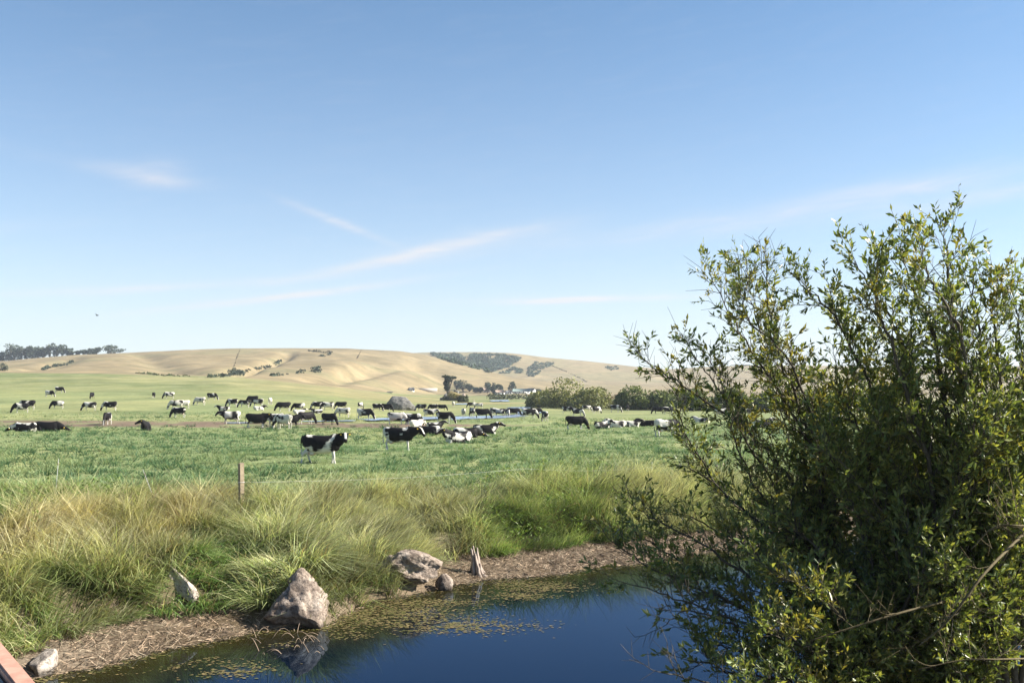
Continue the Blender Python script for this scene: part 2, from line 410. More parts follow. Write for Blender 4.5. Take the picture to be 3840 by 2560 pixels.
# muddy cattle track
trk_c = 106 + 3.5 * np.sin(xr / 19) + 5 * (fbm(xr / 12, yr / 12, seed=33) - .5) + np.clip(xr + 5, 0, 100) * .12
trk_w = 7.0 * S((4 - xr) / 22 + .25) + .001
trk = (S((trk_w - np.abs(yg - trk_c)) / 2.2) * S((fbm(xr / 2.5, yr / 2.5, seed=34) - .30) / .12) * (xr < 14))[:, None]
gc = gc * (1 - trk) + np.array([.15, .11, .08]) * trk
# bank soil
nearm = np.hypot(xr, yr) < 75
dl, dr, bx, ins = shore(xr[nearm], yr[nearm]); mm = mudw(bx)
lf = dl < dr
soil = np.where(lf, 1 - S((dl - mm - .4) / .9), 1 - S((dr - 3) / 2))
soil = np.where(ins, 1, soil)[:, None]
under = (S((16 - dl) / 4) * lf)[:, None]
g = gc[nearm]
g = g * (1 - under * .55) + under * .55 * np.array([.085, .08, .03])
g = g * (1 - soil) + soil * (np.array([.135, .105, .075]) + (n3[nearm] - .5) * .08)
g[ins] = [.06, .05, .02]
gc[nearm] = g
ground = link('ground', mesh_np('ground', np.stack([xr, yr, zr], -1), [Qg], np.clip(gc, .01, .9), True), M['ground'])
tag(ground, kind='structure')

# ------------------------------------------------------------------ water
gx = np.arange(-19, 70, .5); gy = np.arange(-9, 52, .5)
GX, GY = np.meshgrid(gx, gy, indexing='ij'); w = (len(gx), len(gy))
dl, dr, bx, ins = shore(GX.ravel(), GY.ravel())
depth = np.where(ins, np.minimum(dl, dr), 0); k = S(depth / 2.6)[:, None]
pcol = np.array([.024, .020, .006]) * (1 - k) + np.array([.001, .004, .011]) * k
keep = (ins | (np.minimum(dl, dr) < 1.2)).reshape(w)
i = np.arange(w[0] - 1)[:, None] * w[1]; j = np.arange(w[1] - 1)[None]
Qw = np.stack([i + j, i + w[1] + j, i + w[1] + j + 1, i + j + 1], -1).reshape(-1, 4)
Qw = Qw[keep.ravel()[Qw].any(1)]
pond = link('pond_water', mesh_np('pond_water', np.stack([GX.ravel(), GY.ravel(), np.full(GX.size, WZ)], -1), [Qw], pcol, True), M['pond'])
tag(pond, kind='structure')

def puddle(pts, seed, n=60):
    """a sheet of shallow water; pts are (u, v) outlines on the meadow"""
    W = np.array([ray_ground(u, v)[:2] for u, v in pts])
    P = []
    for a, b in zip(W, np.roll(W, -1, 0)):
        for t in np.linspace(0, 1, 8, endpoint=False): P.append(a + (b - a) * t)
    P = np.array(P); c = P.mean(0)
    P += (np.stack([fbm(P[:, 0] / 2, P[:, 1] / 2, seed=seed), fbm(P[:, 0] / 2, P[:, 1] / 2, seed=seed + 5)], -1) - .5) * np.array([4.0, 2.5])
    z = np.max(H(np.append(P[:, 0], c[0]), np.append(P[:, 1], c[1]))) + .03
    V = np.vstack([np.c_[P, np.full(len(P), z)], [c[0], c[1], z]]); m = len(P)
    T = np.stack([np.arange(m), (np.arange(m) + 1) % m, np.full(m, m)], -1)
    o = link('puddle', mesh_np('puddle', V, [T]), M['puddle']); tag(o, kind='structure'); return o
puddle([(1345, 1573), (1500, 1566), (1680, 1566), (1680, 1575), (1500, 1579), (1370, 1581)], 1)
puddle([(1690, 1563), (1850, 1560), (1960, 1552), (1975, 1560), (1900, 1568), (1700, 1575)], 2)
puddle([(1930, 1545), (2030, 1540), (2040, 1549), (1950, 1552)], 3)
puddle([(870, 1584), (980, 1583), (980, 1587), (880, 1588)], 4)
puddle([(1120, 1578), (1330, 1578), (1330, 1582), (1140, 1583)], 8)
puddle([(1835, 1501), (1905, 1499), (1905, 1506), (1850, 1507)], 5)
puddle([(1705, 1514), (1760, 1511), (1758, 1516), (1710, 1518)], 6)
puddle([(1905, 1528), (1990, 1525), (1990, 1531), (1925, 1533)], 7)

# ------------------------------------------------------------------ rocks
def plane_rock(size, seed, sub=4, cuts=11, rough=.10, flat=0.0, shape=None):
    """a boulder: a sphere cut by random planes, then roughened"""
    r = np.random.default_rng(seed)
    bm = bmesh.new(); bmesh.ops.create_icosphere(bm, subdivisions=sub, radius=1.0)
    V = np.array([v.co[:] for v in bm.verts]); Fc = np.array([[v.index for v in f.verts] for f in bm.faces]); bm.free()
    for _ in range(cuts):
        n = r.normal(size=3); n /= np.linalg.norm(n); d = r.uniform(.42, .80)
        o = V @ n - d; V -= np.clip(o, 0, None)[:, None] * n * .93
    N = V / (np.linalg.norm(V, axis=1)[:, None] + 1e-9)
    q = V * 2.2 + seed * 7.3
    V += N * ((fbm(q[:, 0], q[:, 1], q[:, 2], seed, 4) - .5) * rough * 2.2)[:, None]
    q = V * 6 + seed
    V += N * ((np.abs(fbm(q[:, 0], q[:, 1] * .6, q[:, 2] * 1.6, seed + 3, 3) - .5)) * -rough * 1.3)[:, None]
    if shape: V = shape(V)
    return V * np.asarray(size), Fc
def add_rock(name, label, loc, size, seed, mt, rz=0, cat='rock', group=None, **k):
    V, Fc = plane_rock(size, seed, **k)
    me = mesh_np(name, V, [Fc], None, False)
    o = link(name, me, mt); o.location = loc; o.rotation_euler = (0, 0, rz)
    tag(o, label, cat, group); return o

def onw(u, v, dz=0.0, dd=0.0):
    x, y = onwater(u, v); return np.array([x, y + dd, WZ + dz])
def peak(V):
    V = V.copy(); t = np.clip((V[:, 2] + .7) / 1.6, 0, 1)
    V[:, 0] = V[:, 0] * (1.15 - .50 * t) + .10 * t; V[:, 1] *= (1.05 - .4 * t); return V
p = onw(1090, 2362)
add_rock('bank_rock', 'large peaked grey tan rock with its foot in the pond', p + [0, .45, .38], (1.0, .75, 1.0), 11, M['rock'], .3, sub=5, cuts=14, rough=.20, shape=peak)
add_rock('bank_rock', 'small angular rock perched behind the large peaked rock at the waterline', p + [.05, .9, .74], (.48, .4, .46), 12, M['rock'], .8, sub=4, cuts=14, shape=peak)
p = onw(1500, 2228)
def slab(V):
    V = V.copy(); V[:, 2] += V[:, 0] * -.22; V[:, 1] -= np.clip(V[:, 2], 0, 1) * .5; return V
add_rock('bank_rock', 'broad brown slab of rock overhanging the dark waterline under tussocks', p + [.1, .45, .50], (1.05, .8, .60), 21, M['rock'], -.1, sub=5, cuts=12, rough=.20, shape=slab)
p = onw(1670, 2215)
add_rock('bank_rock', 'small brown stone beside the overhanging slab, tangled in roots', p + [0, .25, .1], (.28, .25, .3), 25, M['rock'], .5, sub=4)
qa, qb = ray_ground(720, 2275), ray_ground(590, 2130)
o = add_rock('bank_rock', 'long pale beige rock lying down the grassy slope above the reed litter', (qa + qb) / 2 + [0, 0, .20], (.27, .27, float(np.linalg.norm(qb - qa)) * .62), 31, M['rock_pale'], sub=5, cuts=9, rough=.16)
o.rotation_euler = Vector(qb - qa + [0, 0, .12]).to_track_quat('Z', 'Y').to_euler()
p = ray_ground(150, 2535)
add_rock('bank_rock', 'blocky light grey rock at the pond edge by the red kerb beam', p + [0, .2, .12], (.30, .32, .34), 41, M['rock_pale'], .2, sub=4, cuts=14)
p = ray_ground(1500, 1537)
add_rock('field_boulder', 'big dark grey boulder standing in the pasture among cows', p + [0, 0, .75], (3.1, 2.4, 2.35), 57, M['rock_grey'], .2, cat='boulder', sub=5, cuts=9, rough=.12)
p = ray_ground(1463, 1473)
add_rock('field_rock', 'low dark rock alone in the dry grass beyond the boulder', p + [0, 0, .4], (2.0, 1.2, .8), 55, M['rock_grey'], 0, sub=3)

# stump-like weathered root on the bank
p = ray_ground(1790, 2150)
g = Geo(); rs = np.random.default_rng(5)
for k in range(16):
    a = rs.uniform(0, 2 * math.pi); q = np.array([math.cos(a), math.sin(a), 0]) * rs.uniform(.03, .13)
    hgt = rs.uniform(.35, .85)
    t = np.linspace(0, 1, 6)[:, None]
    P = p + q * (1 + 1.4 * (1 - t) ** 3) + np.array([-.12, .02, 0]) * t * hgt + np.array([0, 0, 1]) * (t * hgt - .08) + rs.normal(size=(6, 3)) * .012
    g.tube(P, np.linspace(.06, .02, 6), 6, C=np.array([.34, .28, .24]) * rs.uniform(.7, 1.2))
o = link('tree_stump', g.mesh('tree_stump', True), M['litter']); tag(o, 'pale weathered upright stump in the reed litter at the pond edge', 'stump')

# ------------------------------------------------------------------ tall grass on the bank (real blades)
def blades(base, L, w, azim, lean, droop, cb, ct, seg=3, jit=None):
    """ribbons: base (n,3); returns V, Q, T, C"""
    n = len(base)
    t = np.linspace(0, 1, seg + 1)
    dirv = np.stack([np.cos(azim), np.sin(azim), np.zeros(n)], -1)
    hor = lean[:, None] * t + (droop)[:, None] * t ** 2
    ver = t[None] * (1 - .35 * lean[:, None]) - (droop * .62)[:, None] * t[None] ** 2.4
    P = base[:, None] + dirv[:, None] * (hor * L[:, None])[..., None] + np.array([0, 0, 1.0]) * (ver * L[:, None])[..., None]
    fa = rng.uniform(0, math.pi, n)
    side = np.stack([np.cos(fa), np.sin(fa), np.zeros(n)], -1)
    wt = np.interp(t, [0, .35, .8, 1], [.75, 1, .7, .08])
    A = P - side[:, None] * (w[:, None] * wt)[..., None]; B = P + side[:, None] * (w[:, None] * wt)[..., None]
    V = np.stack([A, B], 2).reshape(n, -1, 3)          # n, 2*(seg+1)
    k = 2 * (seg + 1); o = np.arange(n)[:, None, None] * k
    q = np.array([[2 * s, 2 * s + 1, 2 * s + 3, 2 * s + 2] for s in range(seg)])[None]
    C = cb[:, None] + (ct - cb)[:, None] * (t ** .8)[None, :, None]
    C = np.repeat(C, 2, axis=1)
    return V.reshape(-1, 3), (q + o).reshape(-1, 4), C.reshape(-1, 3)

def grass_limit(x): # far edge of the tall growth, as distance y
    return np.interp(x, [-20, -12, -9, -6, -3, 0, 3, 6, 10], [34, 33.5, 32, 31.5, 33, 35.5, 37.5, 39, 40])
def scatter(n, x0, x1, y0, y1):
    return rng.uniform(x0, x1, n), rng.uniform(y0, y1, n)
GREEN = np.array([.155, .26, .075]); DGREEN = np.array([.036, .072, .020]); YG = np.array([.40, .45, .19])
STRAW = np.array([.74, .66, .43]); GOLD = np.array([.70, .50, .24]); PALE = np.array([.66, .71, .46])
def gau(x, y, u, v, ru, rv, zb=-.4):
    """soft blob on the bank around the place seen at (u, v)"""
    q = ray_ground(u, v); rx = ru / F * q[1]; ry = rv * q[1] ** 2 / F / (CAMZ - q[2])
    return np.exp(-((x - q[0]) / rx) ** 2 - ((y - q[1]) / ry) ** 2)
# tussock centres
tx, ty = scatter(14000, -20, 11, 13, 42)
dl, dr, bx, ins = shore(tx, ty); m = mudw(bx)
ok = (~ins) & (dl < dr) & (dl > np.where(m < .6, .02, m * .8 + .05)) & (ty < grass_limit(tx) + 2.2 * (fbm(tx / 1.5, ty / 1.5, seed=61) - .5))
ok &= (np.abs(tx) < ty * .6 + 1)
tx, ty, tdl, tm = tx[ok], ty[ok], dl[ok], m[ok]
rk = np.array([[o.location.x, o.location.y, max(o.dimensions.x, o.dimensions.y) * .5] for o in COL.objects if o.name.startswith('bank_rock')])
bad = np.zeros(len(tx), bool)
for cx, cy, rd in rk:   # leave the rocks and what lies in front of them clear
    bad |= (np.hypot(tx - cx, ty - cy) < rd * .5) | ((np.abs(tx - cx - (ty - cy) * cx / cy) < rd * .5) & (ty < cy) & (ty > cy - .7))
tx, ty, tdl, tm = tx[~bad], ty[~bad], tdl[~bad], tm[~bad]
tz = H(tx, ty)
# slope direction (downhill, toward the water)
e = .3
gxs = (H(tx + e, ty) - H(tx - e, ty)) / (2 * e); gys = (H(tx, ty + e) - H(tx, ty - e)) / (2 * e)
nt = len(tx)
tone = fbm(tx / 2.3, ty / 2.3, seed=71)                 # green .. straw
tone2 = fbm(tx / .8, ty / .8, seed=72)
gold = 1.25 * gau(tx, ty, 150, 2030, 220, 130) + .8 * gau(tx, ty, 640, 2010, 110, 70) + .7 * gau(tx, ty, 760, 1910, 90, 40)
dark = gau(tx, ty, 270, 2210, 130, 90) + gau(tx, ty, 820, 2060, 170, 90) + .9 * gau(tx, ty, 1190, 2010, 150, 60) + .7 * gau(tx, ty, 60, 1900, 160, 45) + .6 * gau(tx, ty, 700, 1885, 120, 25)  # last blob paints the shade beside the fence post into the grass colour
pale = 1.3 * gau(tx, ty, 1560, 1870, 260, 80) + 1.5 * gau(tx, ty, 2200, 1820, 400, 70) + 1.2 * gau(tx, ty, 1560, 2020, 180, 80) + .9 * gau(tx, ty, 1250, 1930, 250, 60) + .5 * gau(tx, ty, 480, 2120, 200, 100)
weed = gau(tx, ty, 2130, 1985, 190, 110) + gau(tx, ty, 1880, 2060, 90, 90) + .6 * gau(tx, ty, 230, 1930, 190, 60)
hump = .54 + .62 * S((fbm(tx / 1.15, ty / 1.15, seed=75, octv=2) - .33) / .34)
nb = np.clip((46 * (1 + .5 * (25 / ty - 1))).astype(int), 26, 75)
idx = np.repeat(np.arange(nt), nb); N = len(idx)
ra = rng.uniform(0, 2 * math.pi, N); rad = rng.uniform(0, 1, N) ** .5 * .24
bxp = tx[idx] + np.cos(ra) * rad; byp = ty[idx] + np.sin(ra) * rad
bz = H(bxp, byp) - .03
az0 = np.arctan2(np.sin(ra) * .8 - gys[idx] * 2.6 - .10, np.cos(ra) * .8 - gxs[idx] * 2.6 + .42) + rng.normal(0, .35, N)
flow = np.arctan2(-.75 - gys * 2.0, .45 - gxs * 2.0) + 2.6 * (fbm(tx / 1.3, ty / 1.3, seed=77, octv=2) - .5) * 2    # locks of grass combed one way
comb_ = rng.random(N) < .68
az0 = np.where(comb_, flow[idx] + rng.normal(0, .3, N), az0)
L = hump[idx] * rng.uniform(.6, 1.25, N) * np.interp(tdl[idx] - tm[idx], [0, 1, 6, 14], [.75, 1.0, .95, .75])
lean = rng.uniform(.12, .45, N); droop = rng.uniform(.15, .9, N) + .25 * comb_
seed_head = rng.random(N) < np.clip(.14 + .35 * pale[idx] + .25 * gold[idx], 0, .6)
L *= 1 + .35 * np.clip(gau(bxp, byp, 2250, 1850, 330, 130), 0, 1)
L[seed_head] *= 1.22; droop[seed_head] *= .55
gmix = np.clip((tone[idx] - .36) / .25 + .8 * pale[idx] + .5 * gold[idx] - .9 * dark[idx] - .5 * weed[idx] + rng.normal(0, .25, N), 0, 1)[:, None]
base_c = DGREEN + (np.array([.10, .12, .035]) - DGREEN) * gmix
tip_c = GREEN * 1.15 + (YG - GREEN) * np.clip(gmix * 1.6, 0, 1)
tip_c = tip_c + (PALE - tip_c) * (np.clip(gmix - .35, 0, 1) * 1.1 * rng.random((N, 1)))
gl = np.clip(gold[idx], 0, 1)[:, None] * rng.uniform(.5, 1, (N, 1))
tip_c = tip_c * (1 - gl * .8) + GOLD * gl * .8; base_c = base_c * (1 - gl * .5) + GOLD * .5 * gl * .5
tip_c[seed_head] = tip_c[seed_head] * .35 + STRAW * .65 * rng.uniform(.75, 1.1, (seed_head.sum(), 1))
wd = np.clip(weed[idx], 0, 1)[:, None]; tip_c = tip_c * (1 - .6 * wd) + .6 * wd * np.array([.22, .30, .07])
dead = rng.random(N) < .07
tip_c[dead] = np.array([.34, .25, .14]); base_c[dead] = np.array([.18, .13, .07])
vv = rng.uniform(.5, 1.35, (N, 1)) * (.62 + .75 * S((fbm(tx / .7, ty / .7, seed=78, octv=2) - .3) / .4))[idx][:, None]; tip_c *= vv; base_c *= vv  # patch factor paints shaded gaps between tussocks into the blade colours
W = rng.uniform(.006, .0125, N) * np.where(seed_head, .8, 1)
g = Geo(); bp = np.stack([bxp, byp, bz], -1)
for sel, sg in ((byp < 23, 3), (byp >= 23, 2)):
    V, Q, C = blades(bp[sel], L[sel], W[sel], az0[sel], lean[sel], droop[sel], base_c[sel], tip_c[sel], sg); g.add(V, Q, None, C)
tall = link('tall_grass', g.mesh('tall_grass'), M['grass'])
tag(tall, 'tall green and straw coloured grass tussocks drooping over the pond bank', 'grass', kind='stuff')
print('tall grass blades', N)

# broad leaved weeds on the bank
wx, wy = scatter(5200, -14, 10, 16, 40)
wt = gau(wx, wy, 2130, 1985, 190, 110) + gau(wx, wy, 1880, 2060, 90, 90) + .55 * gau(wx, wy, 230, 1930, 200, 60) + .5 * gau(wx, wy, 2350, 1900, 120, 90)
ok = rng.random(len(wx)) < wt
dl, dr, bx, ins = shore(wx, wy); ok &= (~ins) & (dl > mudw(bx) * .95)
wx, wy = wx[ok], wy[ok]; n = len(wx)
nl = 26; idx = np.repeat(np.arange(n), nl); N = len(idx)
hgt = rng.uniform(.3, .9, n)[idx] * rng.uniform(.2, 1, N)
b = np.stack([wx[idx] + rng.normal(0, .10, N), wy[idx] + rng.normal(0, .10, N), H(wx, wy)[idx] + hgt], -1)
Lf = rng.uniform(.06, .13, N)
cw = np.array([.13, .21, .045]) * rng.uniform(.6, 1.5, (N, 1)) + np.array([.03, .01, 0]) * rng.random((N, 1))
V, Q, C = blades(b, Lf, Lf * .22, rng.uniform(0, 2 * math.pi, N), rng.uniform(.5, 1.1, N), rng.uniform(0, .4, N), cw * .8, cw, 2)
o = link('leafy_weeds', mesh_np('leafy_weeds', V, [Q], C), M['grass'])
tag(o, 'bright green leafy weeds growing between tall grass and reed litter', 'weeds', kind='stuff')

# ------------------------------------------------------------------ dead reed litter and roots on the mud
lx, ly = scatter(230000, -13, 12, 14, 37)
dl, dr, bx, ins = shore(lx, ly); m = mudw(bx)
ok = (dl < dr) & (((~ins) & (dl < m + .5)) | (ins & (dl < .15)))
ok &= rng.random(len(lx)) < np.where(m > 1, 1, .35)
lx, ly = lx[ok], ly[ok]; N = len(lx)
a = rng.uniform(0, 2 * math.pi, N); Ln = rng.uniform(.05, .26, N); tilt = rng.normal(.22, .28, N)
cc = np.array([.23, .17, .12]) * rng.uniform(.25, 1.75, (N, 1)); gw = rng.random(N) < .2; cc[gw] = np.array([.33, .27, .20]) * rng.uniform(.8, 1.2, (gw.sum(), 1))
base = np.stack([lx, ly, np.maximum(H(lx, ly), WZ) + .01], -1)
dirv = np.stack([np.cos(a) * np.cos(tilt), np.sin(a) * np.cos(tilt), np.abs(np.sin(tilt))], -1)
t = np.linspace(0, 1, 3); wob = np.stack([-np.sin(a), np.cos(a), np.zeros(N)], -1)
P = base[:, None] + dirv[:, None] * (t[None, :, None] * Ln[:, None, None]) + wob[:, None] * (np.sin(t * 3.1)[None, :, None] * (rng.normal(0, .05, N))[:, None, None])
sd = np.cross(dirv, rng.normal(size=(N, 3))); sd /= np.linalg.norm(sd, axis=1)[:, None] + 1e-9
wv = rng.uniform(.003, .0075, N)[:, None, None] * np.array([.8, 1, .3])[None, :, None]
V = np.stack([P - sd[:, None] * wv, P + sd[:, None] * wv], 2).reshape(-1, 3)
q = np.array([[2 * s, 2 * s + 1, 2 * s + 3, 2 * s + 2] for s in range(2)])[None] + np.arange(N)[:, None, None] * 6
o = link('reed_litter', mesh_np('reed_litter', V, [q.reshape(-1, 4)], np.repeat(cc, 6, 0)), M['litter'])
tag(o, 'matted brown dead reeds and roots on the mud at the waterline', 'dead reeds', kind='stuff')

# bare stems sticking out of the shallows in front of the peaked rock
g = Geo(); rs = np.random.default_rng(17)
for k in range(26):
    q = onw(rs.uniform(960, 1240), rs.uniform(2365, 2450)); a = rs.uniform(0, 6.28); Lk = rs.uniform(.15, .5); t = np.linspace(0, 1, 7)[:, None]
    P = q + np.array([math.cos(a), math.sin(a), 0]) * t * Lk + np.array([0, 0, 1]) * (np.sin(t * 2.6) * Lk * rs.uniform(.2, .6) - .02)
    g.tube(P, np.linspace(.008, .003, 7), 4, C=np.array([.26, .20, .15]) * rs.uniform(.6, 1.3))
o = link('drowned_twigs', g.mesh('drowned_twigs'), M['litter']); tag(o, 'tangle of bare curved twigs sticking out of the shallows before the peaked rock', 'twigs', kind='stuff')

# floating algae near the far bank
ax, ay = scatter(240000, -10, 8, 16, 31)
dl, dr, bx, ins = shore(ax, ay)
pat = fbm(ax * .9, ay * 1.6, seed=81); pat2 = fbm(ax * 4, ay * 7, seed=82)
wgt = .3 * S((pat - .54) / .08) * S((2.4 - dl) / 1.8) + .3 * S((.6 - dl) / .5)
for (u, v, ru, rv) in [(1700, 2345, 220, 22), (2010, 2200, 130, 16), (880, 2510, 110, 22), (1480, 2300, 200, 30), (1620, 2260, 160, 12), (1960, 2235, 90, 12)]:
    X0, Y0 = onwater(u, v); rx = ru / F * Y0; ry = rv * Y0 ** 2 / F / HW
    wgt = wgt + .9 * np.exp(-((ax - X0) / rx) ** 2 - ((ay - Y0) / ry) ** 2) * S((pat2 - .3) / .12)
ok = ins & (dl < dr) & (dl < 5) & (rng.random(len(ax)) < np.clip(wgt, 0, 1))
ax, ay = ax[ok], ay[ok]; N = len(ax); print('algae', N)
an = np.arange(6) * math.pi / 3
rad = rng.uniform(.006, .028, (N, 1)) * rng.uniform(.5, 1.3, (N, 6)); rot = rng.uniform(0, 6, (N, 1))
V = np.stack([ax[:, None] + np.cos(an + rot) * rad * 1.5, ay[:, None] + np.sin(an + rot) * rad, WZ + .004 + rng.uniform(0, .008, (N, 1)) + 0 * rad], -1)
q = np.array([[0, 1, 2, 3], [0, 3, 4, 5]])[None] + np.arange(N)[:, None, None] * 6
ca = np.array([.16, .125, .055]) * rng.uniform(.6, 1.3, (N, 1)); gsel = rng.random(N) < .4; ca[gsel] = np.array([.10, .10, .03]) * rng.uniform(.7, 1.3, (gsel.sum(), 1))
o = link('pond_algae', mesh_np('pond_algae', V.reshape(-1, 3), [q.reshape(-1, 4)], np.repeat(ca, 6, 0)), M['litter'])
tag(o, 'yellow brown mats of algae floating along the pond edge', 'algae', kind='stuff')

# ------------------------------------------------------------------ pasture tufts
def tufts(n, y0, y1, bl, Lr, wr, seed, sg):
    yy = np.exp(rng.uniform(math.log(y0), math.log(y1), n)); xx = rng.uniform(-.56, .60, n) * yy
    dens = fbm(xx / 1.6, yy / 1.6, seed=seed); big = fbm(xx / 9, yy / 16, seed=seed + 1)
    ok = (rng.random(n) < S((dens - .26) / .25) + .25) & (yy > grass_limit(xx) - 2)
    ok &= ~((np.abs(yy - (106 + 3.5 * np.sin(xx / 19) + np.clip(xx + 5, 0, 100) * .12)) < 6.0) & (xx < 4) & (rng.random(n) < .93))
    xx, yy, dens, big = xx[ok], yy[ok], dens[ok], big[ok]; n = len(xx)
    zz = H(xx, yy); idx = np.repeat(np.arange(n), bl); N = len(idx)
    sc = np.clip(.35 + 1.9 * (dens - .28), .3, 1.5)[idx]
    sp = np.sqrt(yy[idx] / 45)
    b = np.stack([xx[idx] + rng.normal(0, .09, N) * sp, yy[idx] + rng.normal(0, .09, N) * sp, zz[idx] - .02], -1)
    Lb = rng.uniform(*Lr, N) * sc; Wb = rng.uniform(*wr, N) * sp
    mixv = np.clip((big[idx] - .35) / .3 + rng.normal(0, .22, N), 0, 1)[:, None]
    c = np.array([.20, .32, .155]) + (np.array([.34, .41, .20]) - np.array([.20, .32, .155])) * mixv
    c = c * (.75 + .5 * rng.random((N, 1)))
    st = rng.random(N) < .05; c[st] = np.array([.34, .31, .15])
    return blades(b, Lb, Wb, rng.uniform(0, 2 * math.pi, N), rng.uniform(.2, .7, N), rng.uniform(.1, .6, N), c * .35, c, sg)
parts = [tufts(11000, 31, 44, 8, (.15, .34), (.011, .020), 91, 2), tufts(15500, 43.5, 62, 8, (.15, .34), (.012, .022), 91, 1), tufts(30000, 58, 135, 5, (.16, .34), (.016, .030), 91, 1)]
def clumps(n, y0, y1, bl):
    yy = np.exp(rng.uniform(math.log(y0), math.log(y1), n)); xx = rng.uniform(-.56, .6, n) * yy
    ok = (yy > grass_limit(xx)) & (rng.random(n) < S((fbm(xx / 4, yy / 6, seed=95) - .3) / .3)) & ~((np.abs(yy - 108) < 8) & (xx < 4))
    xx, yy = xx[ok], yy[ok]; n = len(xx); zz = H(xx, yy); idx = np.repeat(np.arange(n), bl); N = len(idx); sp = np.sqrt(yy / 45)[idx]
    a = rng.uniform(0, 6.283, N); r_ = rng.random(N) ** .5 * .15 * sp; sz = rng.uniform(.6, 1.4, n)[idx]
    b = np.stack([xx[idx] + np.cos(a) * r_, yy[idx] + np.sin(a) * r_, zz[idx] - .02], -1)
    c = np.array([.06, .14, .06]) * rng.uniform(.6, 1.4, (N, 1))
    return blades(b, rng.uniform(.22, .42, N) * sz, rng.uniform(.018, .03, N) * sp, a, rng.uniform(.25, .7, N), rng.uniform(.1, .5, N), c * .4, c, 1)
parts += [clumps(7000, 34, 120, 14)]
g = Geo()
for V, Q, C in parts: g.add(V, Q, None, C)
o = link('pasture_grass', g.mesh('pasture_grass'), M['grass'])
tag(o, 'short tufted green pasture grass grazed by the herd', 'grass', kind='stuff')

# ------------------------------------------------------------------ fence along the bank
M['post'] = simple('weathered_post_wood', [(.3, (.17, .135, .095)), (.7, (.33, .27, .19))], 9, .9, .5, .01)
M['wire'] = simple('galvanised_wire', [(.3, (.45, .45, .44)), (.7, (.62, .62, .60))], 20, .5, 0)
M['stake'] = simple('white_fence_stake', [(.3, (.40, .40, .39)), (.7, (.5, .5, .48))], 20, .5, 0)
pp = ray_ground(905, 1905)
top = CAMZ - (1735 - V0) / F * pp[1]
g = Geo(); hz = (top - pp[2] + .35) / 2
bm = bmesh.new(); bmesh.ops.create_cube(bm, size=1)
bmesh.ops.scale(bm, vec=(.14, .12, hz * 2), verts=bm.verts); bmesh.ops.bevel(bm, geom=bm.edges[:], offset=.014, segments=2, affect='EDGES')
for v in bm.verts:
    if v.co.z > 0: v.co.z += v.co.x * .15
me = bpy.data.meshes.new('fence_post'); bm.to_mesh(me); bm.free()
fp = link('fence_post', me, M['post']); fp.location = (pp[0], pp[1], pp[2] - .35 + hz); fp.rotation_euler = (.015, -.02, .72)
tag(fp, 'short square weathered wooden post standing in the tall bank grass', 'post')
wz = top - .55
def wire(P, name, label, cat, r=.0024, parent=None):
    P = [np.asarray(p, float) for p in P]; pts = []
    for a, b in zip(P[:-1], P[1:]):
        for t in np.linspace(0, 1, 14, endpoint=False):
            q = a + (b - a) * t; q[2] -= .10 * math.sin(math.pi * t); pts.append(q)
    pts.append(P[-1]); g = Geo(); g.tube(pts, r, 4)
    o = link(name, g.mesh(name), M['wire'], parent)
    if parent is None: tag(o, label, cat)
    return o
w0 = np.array([pp[0], pp[1] - .075, wz])
st_far = px(2445, 1795, 37.0); st_far[2] = H(st_far[0:1], st_far[1:2])[0]
wire([w0, [.5, 35.0, .75], st_far + [0, 0, .95]], 'fence_wire', 'thin pale fence wire running from the wooden post toward the willows', 'wire')
wire([w0, px(560, 1905, 28.5), px(60, 2000, 25.0), px(-300, 2040, 22)], 'fence_wire', 'thin pale fence wire sagging from the wooden post toward the bridge', 'wire')
g = Geo(); a = np.linspace(0, 2 * math.pi, 17)
g.tube(np.stack([.097 * np.cos(a), .089 * np.sin(a), 0 * a], -1), .006, 4, cap=False)
o = link('wire_wrap', g.mesh('wire_wrap'), M['wire'], fp); o.location = (0, 0, wz - (pp[2] - .35 + hz))
def stake(base, tip, name, label):
    g = Geo(); g.tube([base, (np.asarray(base) + tip) / 2, tip], [.008, .008, .006], 6)
    r = empty(name, base); me = g.mesh('shaft', True)
    me.transform(__import__('mathutils').Matrix.Translation(-Vector(base)))
    link('shaft', me, M['stake'], r)
    g = Geo(); d = (np.asarray(tip) - base); g.tube([d * .86, d * .9], [.016, .016], 6)
    link('insulator', g.mesh('insulator'), M['post'], r)
    tag(r, label, 'stake', 'electric fence stakes'); return r
b = px(205, 1850, 31); b[2] = H(b[0:1], b[1:2])[0]
stake(b, px(220, 1720, 31), 'fence_stake', 'thin white upright fence stake in the weeds between bridge and wooden post')
b = px(590, 1870, 30); b[2] = H(b[0:1], b[1:2])[0]
stake(b, px(536, 1760, 30), 'fence_stake', 'thin white fence stake leaning over beside the wooden post')
stake(st_far, st_far + [0, 0, 1.15], 'fence_stake', 'thin grey fence stake at the grass edge beside the willows')

